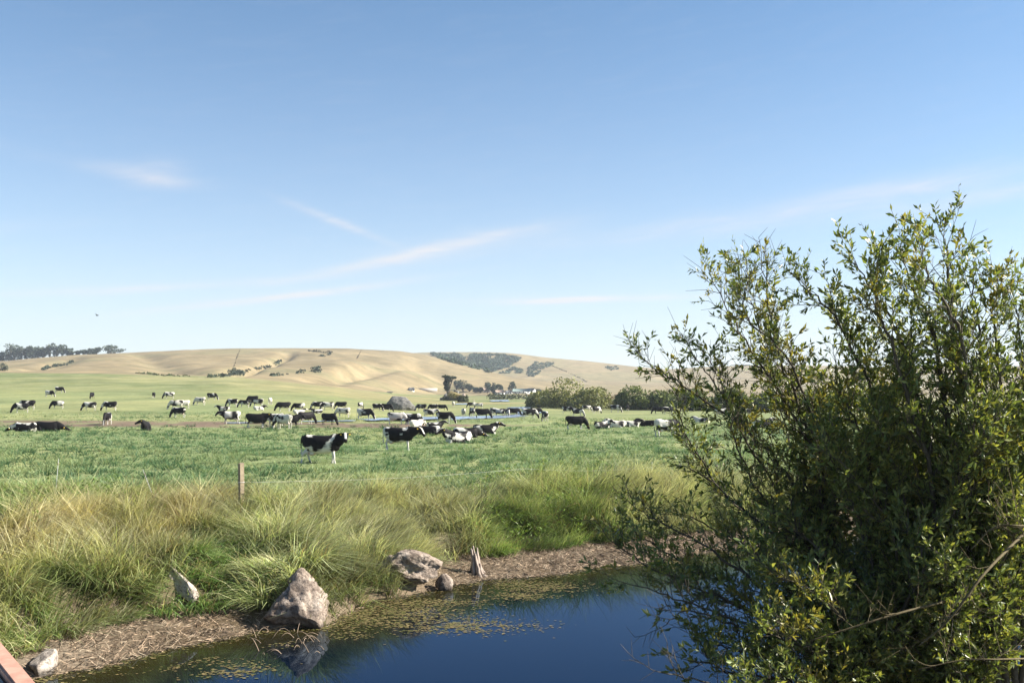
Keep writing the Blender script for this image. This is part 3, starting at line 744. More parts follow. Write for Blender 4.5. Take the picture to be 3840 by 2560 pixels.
# ------------------------------------------------------------------ bridge edge the photograph is taken from
M['beam'] = simple('red_oxide_beam', [(.3, (.30, .15, .11)), (.55, (.42, .24, .18)), (.8, (.50, .33, .26))], 7, .75, .3, .006)
M['deck'] = simple('gravel_deck', [(.3, (.12, .115, .105)), (.5, (.30, .29, .27)), (.7, (.46, .45, .42))], 38, .95, .9, .03)
bd = np.array([-.588, .809, 0]); bn = np.array([.809, .588, 0])          # along the beam, and outwards over the pond
e0 = px(140, 2560, F * 1.62 / (2560 - V0)); e0[2] = CAMZ - 1.62          # outer top edge of the beam
br = empty('bridge', (0, 0, 0)); tag(br, 'road bridge deck of grey gravel edged with a red brown kerb beam', 'bridge')
rz = math.atan2(bd[1], bd[0])
def bbox(name, t0, t1, n0, n1, z0, z1, mt, bev=.012):
    c = e0 + bd * (t0 + t1) / 2 + bn * (n0 + n1) / 2; c[2] = (z0 + z1) / 2
    bm = bmesh.new(); bmesh.ops.create_cube(bm, size=1); bmesh.ops.scale(bm, vec=(t1 - t0, abs(n1 - n0), z1 - z0), verts=bm.verts)
    if bev: bmesh.ops.bevel(bm, geom=bm.edges[:], offset=bev, segments=2, affect='EDGES')
    me = bpy.data.meshes.new(name); bm.to_mesh(me); bm.free(); o = link(name, me, mt, br); o.location = c; o.rotation_euler = (0, 0, rz); return o
zt = CAMZ - 1.62
for k, (a, b2) in enumerate([(-9, -4.02), (-4, -.9), (-.88, 5.0), (5.02, 12)]): bbox('kerb_beam', a, b2, -.108, 0, zt - .24, zt, M['beam'])
bbox('deck', -9, 12, -5.6, -.125, zt - .42, zt - .04, M['deck'], 0)
for t in (-7.5, 10.5): bbox('pier', t, t + .8, -5.3, -.3, -3.2, zt - .43, M['deck'], .02)

# ------------------------------------------------------------------ foliage clouds for trees in the distance
def leaf_quads(P, size, col, upw=.3):
    n = len(P); N = rng.normal(size=(n, 3)); N[:, 2] += upw; N /= np.linalg.norm(N, axis=1)[:, None]
    A = np.cross(N, rng.normal(size=(n, 3))); A /= np.linalg.norm(A, axis=1)[:, None] + 1e-9; B = np.cross(N, A)
    s = np.broadcast_to(np.asarray(size, float), (n,))[:, None] * rng.uniform(.6, 1.3, (n, 1))
    V = np.stack([P - A * s, P + B * s * .6, P + A * s, P - B * s * .6], 1).reshape(-1, 3)
    return V, np.arange(4 * n).reshape(-1, 4), np.repeat(col, 4, 0)
def blob_points(c, r, n, shell=.55):
    d = rng.normal(size=(n, 3)); d /= np.linalg.norm(d, axis=1)[:, None]
    k = rng.uniform(shell ** 3, 1, (n, 1)) ** (1 / 3)
    q = d * k; lump = 1 + .35 * (fbm(d[:, 0] * 2.2 + c[0], d[:, 1] * 2.2 + c[1], d[:, 2] * 2.2, 3, 3) - .5) * 2
    return np.asarray(c) + q * lump[:, None] * np.asarray(r)
def tree(name, label, cat, group, base, blobs, n, size, colA, colB, trunk=None, bark=(.09, .075, .06)):
    """blobs: centres and radii in metres relative to base; limbs run from the trunk to each blob"""
    base = np.asarray(base, float); r = empty(name, base)
    tag(r, label, cat, group)
    vol = np.array([b[1][0] * b[1][2] for b in blobs]); cnt = np.maximum((n * vol / vol.sum()).astype(int), 12)
    g = Geo()
    for (c, rad), k in zip(blobs, cnt):
        P = blob_points(c, rad, k); m = rng.random((k, 1)) * .7 + .3 * rng.random()
        col = np.asarray(colA) + (np.asarray(colB) - np.asarray(colA)) * m
        g.add(*leaf_quads(P, size, col)[:2], None, np.repeat(col, 4, 0))
    o = link('crown', g.mesh('crown'), M['far_leaf'], r)
    g = Geo(); tr = trunk if trunk else .05 * max(b[0][2] + b[1][2] for b in blobs)
    for c, rad in blobs:
        c = np.asarray(c, float); mid = np.array([c[0] * .35, c[1] * .35, c[2] * .5])
        t = np.linspace(0, 1, 5)[:, None]; P = (1 - t) ** 2 * np.array([0, 0, -.3]) + 2 * t * (1 - t) * mid + t ** 2 * c
        g.tube(P, np.linspace(tr, tr * .25, 5), 5, C=bark)
    link('trunk', g.mesh('trunk', True), M['bark'], r)
    return r
def m_at(base, u): return base[1] / F * u         # photograph pixels to metres at that distance

# mid-distance willow bushes at the far side of the meadow
BUSH = [(2030, 1527, 70, 62, 'low olive willow thicket beside the meadow stream at the farm end of the bushes'),
        (2125, 1530, 95, 112, 'tallest rounded olive willow bush rising behind the meadow'),
        (2225, 1533, 90, 80, 'olive willow bush between the tallest bush and the brown gap'),
        (2375, 1536, 70, 88, 'dark green bush with a pointed top behind the grazing cows'),
        (2470, 1537, 80, 72, 'dark green bush directly behind the tips of the sparse willow'),
        (2590, 1540, 95, 80, 'dark bushy willow seen through the outermost branches of the sparse willow'),
        (2730, 1540, 90, 84, 'dark bush seen behind the forked stems of the sparse willow'),
        (2880, 1541, 95, 70, 'low dark bush seen through gaps between the sparse and the dense willow'),
        (3040, 1542, 95, 80, 'dark bush hidden mostly behind the dense tall willow shrub'),
        (3230, 1542, 120, 90, 'last bush of the row, behind the thickest part of the dense willow')]
for kk, (u, v, w, h, lab) in enumerate(BUSH):
    b = ray_ground(u, v); W, Hh = m_at(b, w), m_at(b, h * 1.12)
    bl = [((0, 0, Hh * .45), (W * .75, W * .6, Hh * .5))]
    for _ in range(9):
        a = rng.uniform(-1, 1); bl.append(((a * W * .8, rng.uniform(-.5, .5) * W, Hh * rng.uniform(.15, .72) * (1 - .45 * abs(a))), (W * .34, W * .34, Hh * .28)))
    dk = u > 2300
    tree('willow_bush', lab, 'bush', 'bushes across the meadow', b, bl, 3600, .26, (.05, .075, .025) if dk else (.10, .12, .045), (.16, .19, .065) if dk else (.31, .31, .13))
b = ray_ground(2300, 1533)
tree('bare_bush', 'brown half bare bush in the gap between the olive and dark bushes', 'bush', None, b, [((0, 0, 1.5), (2.4, 1.6, 1.7)), ((1.5, 0, 2.2), (1.3, 1, 1.2))], 700, .2, (.13, .095, .065), (.22, .17, .11))
# reeds and low scrub by the stream behind the meadow
for u, v, w, h, lab in [(1880, 1497, 55, 24, 'low dark scrub clump by the stream below the white farmhouse'), (1985, 1496, 75, 26, 'long low dark scrub clump by the stream below the farm barn'),
                        (1735, 1508, 20, 26, 'small rusty bush at the foot of the rocky knoll')]:
    b = ray_ground(u, v); W, Hh = m_at(b, w), m_at(b, h)
    bl = [((x * W, rng.uniform(-2, 2), Hh * .4), (W * .32, W * .3, Hh * rng.uniform(.4, .62))) for x in np.linspace(-.7, .7, 5)]
    tree('scrub_clump', lab, 'shrub', None, b, bl, 500, .45, (.035, .05, .025), (.10, .11, .05))

# rocky knoll with a wind-bent cypress
kb = ray_ground(1690, 1502)
def kn(u, v, d=0): q = px(u, v, kb[1] + d); return q
for k, (u, v, w, h, lab) in enumerate([(1662, 1493, 28, 20, 'dark flat rock at the foot of the knoll under the cypress'), (1712, 1468, 26, 22, 'pale rock on the crest of the knoll beside the cypress'),
        (1738, 1482, 22, 18, 'pale rock on the shoulder of the knoll facing the farm'), (1672, 1480, 13, 15, 'bluish rock under the cypress on the knoll'), (1703, 1497, 16, 15, 'light rock among gorse low on the knoll'),
        (1722, 1500, 18, 17, 'dark rock at the foot of the knoll'), (1778, 1504, 24, 14, 'pale flat rock between the knoll and the stream water'), (1800, 1506, 20, 12, 'low dark rock between the knoll and the stream water'),
        (1742, 1503, 16, 12, 'pale rock lying under the small rusty bush')]):
    q = kn(u, v, rng.uniform(-2, 2)); s = kb[1] / F
    add_rock('knoll_rock', lab, q + [0, 0, -h * s * .2], (w * s * .62, w * s * .5, h * s * .75), 200 + k, M['rock_grey' if k % 2 else 'rock'], rng.uniform(0, 3), group='rocks of the knoll', sub=3)
g = Geo()                                   # the knoll itself
th = np.linspace(0, 2 * math.pi, 40, endpoint=False); V = [[0, 0, 0]]; s = kb[1] / F
for r_ in np.linspace(.12, 1, 9):
    for a in th:
        x, y = 58 * s * r_ * math.cos(a), 40 * s * r_ * math.sin(a)
        V.append([x, y, 0])
V = np.array(V); rr_ = np.hypot(V[:, 0] / (58 * s), V[:, 1] / (40 * s))
V[:, 2] = 40 * s * (1 - rr_ ** 1.6) * (.75 + .5 * fbm(V[:, 0] * .6, V[:, 1] * .6, seed=5)) - .4
Tt = [[0, 1 + j, 1 + (j + 1) % 40] for j in range(40)]; Qq = [[1 + i * 40 + j, 1 + (i + 1) * 40 + j, 1 + (i + 1) * 40 + (j + 1) % 40, 1 + i * 40 + (j + 1) % 40] for i in range(8) for j in range(40)]
cc = np.array([.16, .13, .06]) * rng.uniform(.6, 1.3, (len(V), 1))
g.add(V, Qq, Tt, cc); o = link('knoll', g.mesh('knoll', True), M['ground']); o.location = kn(1700, 1502); tag(o, kind='structure')
for u, v, w, h, c, lab in [(1697, 1487, 30, 20, (.13, .12, .03), 'olive gorse bush on the face of the knoll'), (1725, 1492, 26, 20, (.14, .10, .035), 'rusty brown bush on the farm side of the knoll'),
                           (1668, 1495, 22, 12, (.05, .06, .03), 'dark low bush on the cypress side of the knoll')]:
    q = kn(u, v, -3); W, Hh = w * s, h * s
    tree('gorse_bush', lab, 'bush', None, q - [0, 0, Hh * .5], [((0, 0, Hh * .5), (W * .6, W * .5, Hh * .6)), ((W * .4, 0, Hh * .3), (W * .4, W * .4, Hh * .4))], 350, .3, np.array(c) * .6, np.array(c) * 1.4)
q = kn(1680, 1476)
def cb(u, v, ru, rv): return (((u - 1680) * s, rng.uniform(-.5, .5), (1476 - v) * s), (ru * s, ru * s * .8, rv * s))
tree('cypress_tree', 'wind bent cypress with flat flagged top standing on the rocky knoll', 'tree', None, q,
     [cb(1677, 1452, 11, 14), cb(1674, 1436, 12, 12), cb(1677, 1422, 11, 9), cb(1670, 1411, 12, 5), cb(1684, 1413, 9, 5), cb(1700, 1415, 12, 4.5), cb(1688, 1424, 6, 6)], 1500, .32, (.02, .03, .02), (.06, .075, .045), .5)

# farm trees
for u, v, w, h, lab in [(1738, 1468, 26, 45, 'dark round farm tree beside the knoll, broader than the cypress'), (1712, 1462, 14, 36, 'dark narrow tree behind the knoll crest'), (1760, 1468, 18, 30, 'dark tree between the knoll and the farm lane'),
        (1828, 1474, 17, 42, 'pointed dark tree behind the grey farmhouse'), (1852, 1480, 12, 46, 'tall dark tree between the grey and the white farmhouse'), (1872, 1472, 16, 32, 'bushy dark tree behind the white farmhouse'),
        (1784, 1472, 14, 22, 'small round tree at the farm lane'), (1802, 1473, 14, 22, 'small dark tree between farm lane and grey farmhouse'), (1920, 1470, 16, 40, 'tall rounded dark tree behind the farm barn'),
        (2018, 1471, 14, 13, 'low dark tree at the bush end of the barn'), (1848, 1476, 9, 26, 'slim tree beside the grey farmhouse')]:
    b = ray_ground(u, v); W, Hh = m_at(b, w), m_at(b, h)
    bl = [((0, 0, Hh * .58), (W * .75, W * .7, Hh * .42))] + [((rng.uniform(-.7, .7) * W, rng.uniform(-.5, .5) * W, Hh * rng.uniform(.3, .85)), (W * .45, W * .45, Hh * .2)) for _ in range(5)]
    tree('farm_tree', lab, 'tree', 'trees around the farm', b, bl, 500, .5, (.015, .03, .02), (.05, .075, .045))
# eucalyptus on the skyline
EU = [(-25, 30, 48), (8, 26, 38), (32, 30, 46), (55, 34, 62), (78, 30, 50), (100, 28, 48), (122, 28, 45), (143, 30, 44), (165, 24, 38), (188, 30, 50), (212, 26, 40), (232, 22, 44), (252, 22, 30), (268, 16, 18),
      (292, 16, 16), (312, 26, 20), (345, 26, 24), (362, 20, 26), (418, 50, 32)]
labs = ['grey green eucalyptus entering the skyline row', 'low eucalyptus tucked into the skyline row', 'full crowned eucalyptus in the skyline row', 'tallest eucalyptus of the skyline row on the ridge', 'eucalyptus next to the tallest one on the ridge',
        'dense eucalyptus in the middle of the ridge row', 'eucalyptus with flat crown in the middle of the ridge row', 'bluish eucalyptus in the middle of the ridge row', 'lower eucalyptus in a dip of the ridge row', 'second tallest eucalyptus with rounded top on the ridge',
        'eucalyptus where the ridge row steps down toward its end', 'thin pointed eucalyptus with bare top on the ridge', 'short eucalyptus near the end of the ridge row', 'last tiny tree of the ridge row', 'small shrub alone on the ridge beyond the tree row', 'low round tree first of the second ridge clump',
        'broad low tree in the second ridge clump', 'thin topped tree ending the second ridge clump', 'solitary wide domed tree on the ridge line']
for (u, w, h), lab in zip(EU, labs):
    v = float(np.interp(u, VF_U, VF_V)) + 4
    b = ray_ground(u, v + 2); b = px(u, v, 930.0); b[2] = float(H(b[0:1], b[1:2])[0]); W, Hh = m_at(b, w), m_at(b, h)
    bl = [((0, 0, Hh * .62), (W * .5, W * .5, Hh * .36))] + [((rng.uniform(-.6, .6) * W, rng.uniform(-.5, .5) * W, Hh * rng.uniform(.12, .9)), (W * .36, W * .36, Hh * .2)) for _ in range(9)]
    tree('eucalyptus_tree', lab, 'tree', 'trees on the ridge', b, bl, 620, .85, (.05, .075, .06), (.12, .145, .11), .35, (.25, .22, .18))
b = ray_ground(8, 1389)
tree('hedge_tree', 'dark small tree at the foot of the tan hill', 'tree', None, b, [((0, 0, 2), (2.6, 2, 2)), ((2, 0, 1.4), (1.4, 1, 1.2))], 350, .4, (.03, .045, .03), (.09, .10, .06))

# scrub on the hills: far-off brush that reads as one mass
def in_poly(u, v, P):
    r = np.zeros(u.shape, bool); P = np.asarray(P, float)
    for i in range(len(P)):
        (x1, y1), (x2, y2) = P[i], P[(i + 1) % len(P)]
        r ^= ((y1 > v) != (y2 > v)) & (u < (x2 - x1) * (v - y1) / (y2 - y1 + 1e-9) + x1)
    return r
g = Geo()
def scrub(us, vs_, size, cols):
    for u, v in zip(us, vs_):
        b = ray_ground(u, v); k = size * random.uniform(.6, 1.3)
        P = blob_points(b + [0, 0, k * .35], (k, k, k * .6), 12, .4)
        c = np.array(cols) * rng.uniform(.5, 1.6, (12, 1)); g.add(*leaf_quads(P, k * .55, c)[:2], None, np.repeat(c, 4, 0))
def fill(P, n, size, cols=(.055, .08, .055)):
    P = np.asarray(P); u = rng.uniform(P[:, 0].min(), P[:, 0].max(), n); v = rng.uniform(P[:, 1].min(), P[:, 1].max(), n)
    ok = in_poly(u, v, P) & (fbm(u / 18, v / 9, seed=99) > .30); scrub(u[ok], v[ok], size, cols)
fill([(1615, 1327), (1720, 1328), (1748, 1345), (1742, 1372), (1700, 1362), (1650, 1345)], 520, 2.7)
fill([(1765, 1330), (1880, 1328), (1955, 1345), (1900, 1378), (1835, 1398), (1760, 1378), (1750, 1355)], 1150, 2.7)
fill([(1865, 1402), (1930, 1375), (1965, 1392), (1950, 1402)], 200, 2.0)
fill([(1985, 1372), (2010, 1358), (2085, 1360), (2040, 1385), (2000, 1414), (1975, 1412)], 330, 2.0)
fill([(2270, 1378), (2310, 1374), (2325, 1384), (2290, 1390)], 60, 1.8)
def line(pts, n, jit, size, cols=(.04, .055, .035)):
    pts = np.asarray(pts, float); t = np.sort(rng.uniform(0, len(pts) - 1, n)); i = np.minimum(t.astype(int), len(pts) - 2); f = (t - i)[:, None]
    p = pts[i] * (1 - f) + pts[i + 1] * f + rng.normal(0, jit, (n, 2)) * [1.6, .7]; scrub(p[:, 0], p[:, 1], size, cols)
line([(160, 1388), (190, 1376), (240, 1368), (275, 1358)], 45, 2.5, 1.3)
line([(790, 1413), (850, 1410), (885, 1400), (960, 1386), (1010, 1376), (1060, 1350)], 60, 2.5, 1.3)
line([(875, 1392), (900, 1404)], 25, 4, 1.2)
line([(1000, 1414), (1080, 1405), (1150, 1392), (1200, 1396), (1170, 1382), (1210, 1376)], 30, 4, 1.2)
line([(500, 1398), (600, 1408), (720, 1411)], 30, 1.6, .7, (.07, .09, .04))
line([(2070, 1372), (2120, 1392), (2180, 1420), (2200, 1432)], 70, .5, .8, (.10, .085, .06))
line([(1200, 1335), (1240, 1330)], 10, 1.5, 1.2); line([(1160, 1318), (1260, 1322)], 22, 2, 1.2, (.08, .075, .05))
line([(900, 1309), (885, 1350), (868, 1400)], 60, .6, .45, (.12, .10, .07)); line([(1356, 1311), (1338, 1345)], 30, .6, .45, (.12, .10, .07))
o = link('hill_scrub', g.mesh('hill_scrub'), M['far_leaf']); tag(o, 'dark green brush in patches and lines on the tan hills', 'scrub', kind='stuff')

# ------------------------------------------------------------------ farm buildings
M['white_wall'] = simple('white_painted_wall', [(.3, (.68, .68, .66)), (.7, (.78, .78, .76))], 3, .8, .1, .02)
M['grey_wall'] = simple('grey_wall', [(.3, (.42, .38, .34)), (.7, (.50, .46, .42))], 3, .8, .1, .02)
M['roof_brown'] = simple('brown_roof', [(.3, (.20, .15, .12)), (.7, (.28, .21, .17))], 3, .9, .2, .03)
M['roof_green'] = simple('grey_green_metal_roof', [(.3, (.11, .15, .14)), (.7, (.17, .21, .20))], 3, .6, .1, .02)
M['roof_dark'] = simple('dark_roof', [(.3, (.06, .06, .065)), (.7, (.10, .10, .10))], 3, .8, .1, .02)
M['glass'] = simple('window_glass', [(.3, (.02, .025, .03)), (.7, (.04, .045, .05))], 3, .15, 0)
def house(name, u, v, wpx, hw, rf, dep, rz, wall, roof, label):
    """wpx long, hw eave height and rf roof rise in photograph pixels"""
    b = ray_ground(u, v); L, E, Rr = m_at(b, wpx) / 2, m_at(b, hw), m_at(b, rf); D = dep / 2
    r = empty(name, b, rz); tag(r, label, 'building', 'farm buildings')
    V = np.array([[-L, -D, -.5], [L, -D, -.5], [L, D, -.5], [-L, D, -.5], [-L, -D, E], [L, -D, E], [L, D, E], [-L, D, E], [-L, 0, E + Rr], [L, 0, E + Rr]])
    link('wall', mesh_np('wall', V, [np.array([[0, 1, 5, 4], [2, 3, 7, 6]]), np.array([[1, 2, 6, 9, 5], [3, 0, 4, 8, 7]])]), wall, r)
    o_ = .35; V = []
    for sgn in (-1, 1):
        for z_ in (.05, .22):
            V += [[-L - o_, sgn * (D + o_), E - .25 + z_], [L + o_, sgn * (D + o_), E - .25 + z_], [L + o_, 0, E + Rr + z_], [-L - o_, 0, E + Rr + z_]]
    Qr = []
    for k in (0, 8):
        a, c = np.arange(k, k + 4), np.arange(k + 4, k + 8); Qr += [a.tolist(), c[::-1].tolist()]
        for j in range(4): Qr.append([a[j], a[(j + 1) % 4], c[(j + 1) % 4], c[j]])
    link('roof', mesh_np('roof', V, [np.array(Qr)]), roof, r)
    nw = max(2, int(L * 2 / 2.4))
    for k in range(nw):
        x = -L + (k + .5) * 2 * L / nw; g = Geo()
        if k == nw // 2:
            g.box((x, -D - .03, 1.0), (.45, .05, 1.0)); link('door', g.mesh('door'), M['roof_dark'], r)
        else:
            g.box((x, -D - .03, E * .58), (.45, .04, .5)); f = link('window', g.mesh('window'), M['white_wall'], r); g = Geo(); g.box((x, -D - .06, E * .58), (.36, .03, .41)); link('pane', g.mesh('pane'), M['glass'], f)
    return r
house('farmhouse', 1872, 1480, 32, 10, 7, 6, .35, M['white_wall'], M['roof_brown'], 'white farmhouse with brown gable roof below the dark trees')
house('farmhouse', 1825, 1471, 24, 10, 7, 6, .1, M['grey_wall'], M['roof_brown'], 'grey farmhouse partly hidden between the farm trees')
house('barn', 1957, 1474, 64, 7, 9, 9, -.06, M['white_wall'], M['roof_green'], 'long low barn with grey green metal roof')
house('shed', 1907, 1477, 20, 7, 6, 5, .3, M['white_wall'], M['roof_dark'], 'small shed with dark roof between farmhouse and barn')
house('shed', 1993, 1472, 24, 9, 7, 6, -.3, M['white_wall'], M['roof_dark'], 'white gabled shed at the bush end of the barn')
house('shed', 1542, 1465, 14, 6, 5, 4, .6, M['white_wall'], M['roof_dark'], 'tiny white hut at the foot of the tan hill')
b = ray_ground(1595, 1465); g = Geo(); g.box((0, 0, .5), (m_at(b, 45), .4, 1.2))
o = link('stone_wall', g.mesh('stone_wall'), M['grey_wall']); o.location = b; tag(o, 'low grey wall running from the tiny hut toward the knoll', 'wall')

# a bird over the ridge
g = Geo(); bp_ = px(365, 1183, 150)
g.tube([[-.22, 0, 0], [-.1, 0, .01], [.12, 0, .02], [.22, 0, .03]], [.02, .06, .06, .02], 6)
g.add([[.1, .03, .03], [-.08, .03, .03], [-.12, .5, .18], [.02, .42, .16], [.1, -.03, .03], [-.08, -.03, .03], [-.12, -.5, .22], [.02, -.42, .2]], [[0, 1, 2, 3], [4, 7, 6, 5]])
o = link('bird', g.mesh('bird'), M['roof_dark']); o.location = bp_; tag(o, 'tiny dark bird flying above the eucalyptus ridge', 'bird')

# ------------------------------------------------------------------ the herd
def loft(g, secs, k=14, cap=True):
    """secs: (centre, half width across, half height, tangent); elliptical rings"""
    n = len(secs); C = np.array([s[0] for s in secs], float)
    T = np.gradient(C, axis=0); T /= np.linalg.norm(T, axis=1)[:, None] + 1e-9
    an = np.arange(k) * 2 * math.pi / k; V = []
    for i, s in enumerate(secs):
        t = np.asarray(s[3], float) if len(s) > 3 else T[i]
        t = t / np.linalg.norm(t)
        side = np.cross([0, 0, 1.0], t) if abs(t[2]) < .95 else np.array([0, 1.0, 0]); side /= np.linalg.norm(side)
        up = np.cross(t, side)
        co, si = np.cos(an), np.sin(an)
        ex = 2 / 2.4; co, si = np.sign(co) * np.abs(co) ** ex, np.sign(si) * np.abs(si) ** ex
        V.append(C[i] + side * (co * s[1])[:, None] + up * (si * s[2])[:, None])
    V = np.concatenate(V); i = np.arange(n - 1)[:, None] * k; j = np.arange(k)[None]; j2 = (j + 1) % k
    Q = np.stack([i + j, i + j2, i + k + j2, i + k + j], -1).reshape(-1, 4)
    V = np.vstack([V, C[0], C[-1]]); jj = np.arange(k); j3 = (jj + 1) % k
    T3 = np.vstack([np.stack([np.full(k, n * k), j3, jj], -1), np.stack([np.full(k, n * k + 1), (n - 1) * k + jj, (n - 1) * k + j3], -1)])
    g.add(V, Q, T3)
def cow_mesh(pose, voxel):
    g = Geo(); X1 = [1, 0, 0]
    lie = pose.startswith('lie'); dz = -.60 if lie else 0.0
    rows = [(-1.00, 1.26, 1.06, .08), (-.95, 1.38, .90, .19), (-.80, 1.44, .74, .27), (-.55, 1.42, .60, .31), (-.25, 1.40, .52, .37), (.05, 1.39, .52, .37), (.32, 1.40, .56, .33), (.52, 1.43, .60, .28), (.68, 1.38, .66, .21), (.78, 1.28, .76, .12)]
    loft(g, [((x, 0, (a + b) / 2 + dz), w * (1.12 if lie else 1), (a - b) / 2, X1) for x, a, b, w in rows], 18)
    if pose in ('graze', 'graze_walk', 'graze_side'):
        sy = .35 if pose == 'graze_side' else 0
        N = [(.55, 0, 1.12), (.82, sy * .2, 1.00), (1.05, sy * .5, .74), (1.18, sy * .8, .48)]
        hp = np.array([1.20, sy * .9, .44]); hd = np.array([.30, sy * .4, -1.0])
    elif pose == 'look':
        N = [(.55, 0, 1.12), (.80, -.02, 1.22), (1.0, -.06, 1.34), (1.08, -.10, 1.40)]; hp = np.array([1.08, -.12, 1.44]); hd = np.array([.28, -1.0, -.62])
    elif pose == 'stand':
        N = [(.55, 0, 1.12), (.84, 0, 1.18), (1.08, 0, 1.26), (1.2, 0, 1.30)]; hp = np.array([1.2, 0, 1.34]); hd = np.array([.75, -.25, -.85])
    elif pose == 'lie_turn':
        N = [(.52, 0, .55), (.72, -.05, .70), (.86, -.18, .86), (.88, -.26, .90)]; hp = np.array([.88, -.28, .93]); hd = np.array([.2, -1, -.5])
    elif pose == 'lie_down':
        N = [(.55, 0, .50), (.84, 0, .46), (1.08, .05, .38), (1.16, .08, .34)]; hp = np.array([1.18, .1, .32]); hd = np.array([1, .1, -.5])
    elif lie:
        N = [(.52, 0, .55), (.78, 0, .70), (.98, 0, .86), (1.06, 0, .90)]; hp = np.array([1.06, 0, .93]); hd = np.array([1, 0, -.45])
    hd = hd / np.linalg.norm(hd)
    loft(g, [(N[0], .23, .38), (N[1], .18, .29), (N[2], .135, .21), (N[3], .12, .16)], 12)
    side = np.cross([0, 0, 1.0], hd); side /= np.linalg.norm(side); up = np.cross(hd, side)
    loft(g, [(hp - hd * .09, .07, .08), (hp + hd * .02, .12, .135), (hp + hd * .15, .13, .145), (hp + hd * .31, .098, .112), (hp + hd * .46, .088, .088), (hp + hd * .55, .095, .085), (hp + hd * .59, .055, .05)], 12)
    for s in (-1, 1):                                         # ears
        e = hp + side * s * .09 + up * .05
        loft(g, [(e, .045, .03), (e + side * s * .10 + up * .01 - hd * .03, .065, .028), (e + side * s * .20 - up * .02 - hd * .04, .045, .024), (e + side * s * .25 - up * .03 - hd * .04, .02, .02)], 8)
    if not lie:
        st = {'graze_walk': (.16, -.14, .12, -.12), 'look': (.10, -.12, -.20, .14), 'stand': (.09, -.10, .12, -.12)}.get(pose, (.06, -.05, .05, -.05))
        for s, f, h_ in ((-1, st[0], st[2]), (1, st[1], st[3])):
            y = .17 * s
            loft(g, [((.50, y * .8, 1.0), .09, .16), ((.48, y, .78), .085, .11), ((.48 + f * .3, y, .62), .065, .075), ((.50 + f * .6, y, .42), .052, .058), ((.50 + f * .75, y, .24), .038, .042), ((.50 + f, y, .10), .050, .052), ((.53 + f, y, .0), .058, .065)], 10)
            loft(g, [((-.72, y * .8, 1.12), .14, .20), ((-.66, y * 1.1, .88), .13, .19), ((-.72 + h_ * .2, y * 1.1, .66), .085, .11), ((-.85 + h_ * .5, y * 1.05, .49), .052, .066), ((-.82 + h_ * .75, y * 1.05, .26), .040, .044), ((-.80 + h_, y * 1.05, .10), .050, .052), ((-.77 + h_, y * 1.05, 0), .058, .066)], 10)
        loft(g, [((-.30, 0, .66), .10, .06), ((-.42, 0, .57), .15, .10), ((-.55, 0, .55), .17, .12), ((-.68, 0, .62), .12, .10)], 10)
        T = [(-.96, 0, 1.38), (-1.05, .02, 1.25), (-1.07, .03, .95), (-1.06, .05, .72), (-1.05, .05, .55), (-1.05, .05, .45)]; rT = [.04, .034, .028, .030, .045, .02]
    else:
        for s in (-1, 1):
            loft(g, [((.46, .22 * s, .26), .10, .13), ((.66, .25 * s, .10), .07, .08), ((.80, .22 * s, .06), .055, .055), ((.60, .20 * s, .04), .05, .04)], 8)
            loft(g, [((-.62, .26 * s, .34), .14, .22), ((-.45, .34 * s, .16), .13, .13), ((-.28, .40 * s, .08), .07, .07), ((-.50, .42 * s, .06), .05, .05), ((-.30, .45 * s, .04), .05, .04)], 8)
        T = [(-.96, 0, .78), (-1.05, .05, .55), (-1.08, .15, .25), (-1.0, .3, .06), (-.9, .38, .05)]; rT = [.04, .034, .03, .032, .04]
    g.tube(T, rT, 8)
    tmp = link('tmp_cow', g.mesh('tmp_cow')); md = tmp.modifiers.new('r', 'REMESH'); md.mode = 'VOXEL'; md.voxel_size = voxel
    sm = tmp.modifiers.new('s', 'SMOOTH'); sm.iterations = 3 if voxel < .03 else 1; sm.factor = .5
    dc = tmp.modifiers.new('d', 'DECIMATE'); dc.ratio = .5 if voxel < .03 else .22
    dg = bpy.context.evaluated_depsgraph_get(); me = bpy.data.meshes.new_from_object(tmp.evaluated_get(dg))
    old = tmp.data; bpy.data.objects.remove(tmp); bpy.data.meshes.remove(old)
    V = np.zeros(len(me.vertices) * 3, np.float32); me.vertices.foreach_get('co', V); V = V.reshape(-1, 3)
    me.polygons.foreach_set('use_smooth', np.ones(len(me.polygons), bool))
    me['hp'] = [float(a) for a in hp]; me['hd'] = [float(a) for a in hd]
    return me, V
BLK, WHT = np.array([.007, .006, .007]), np.array([.52, .50, .46])
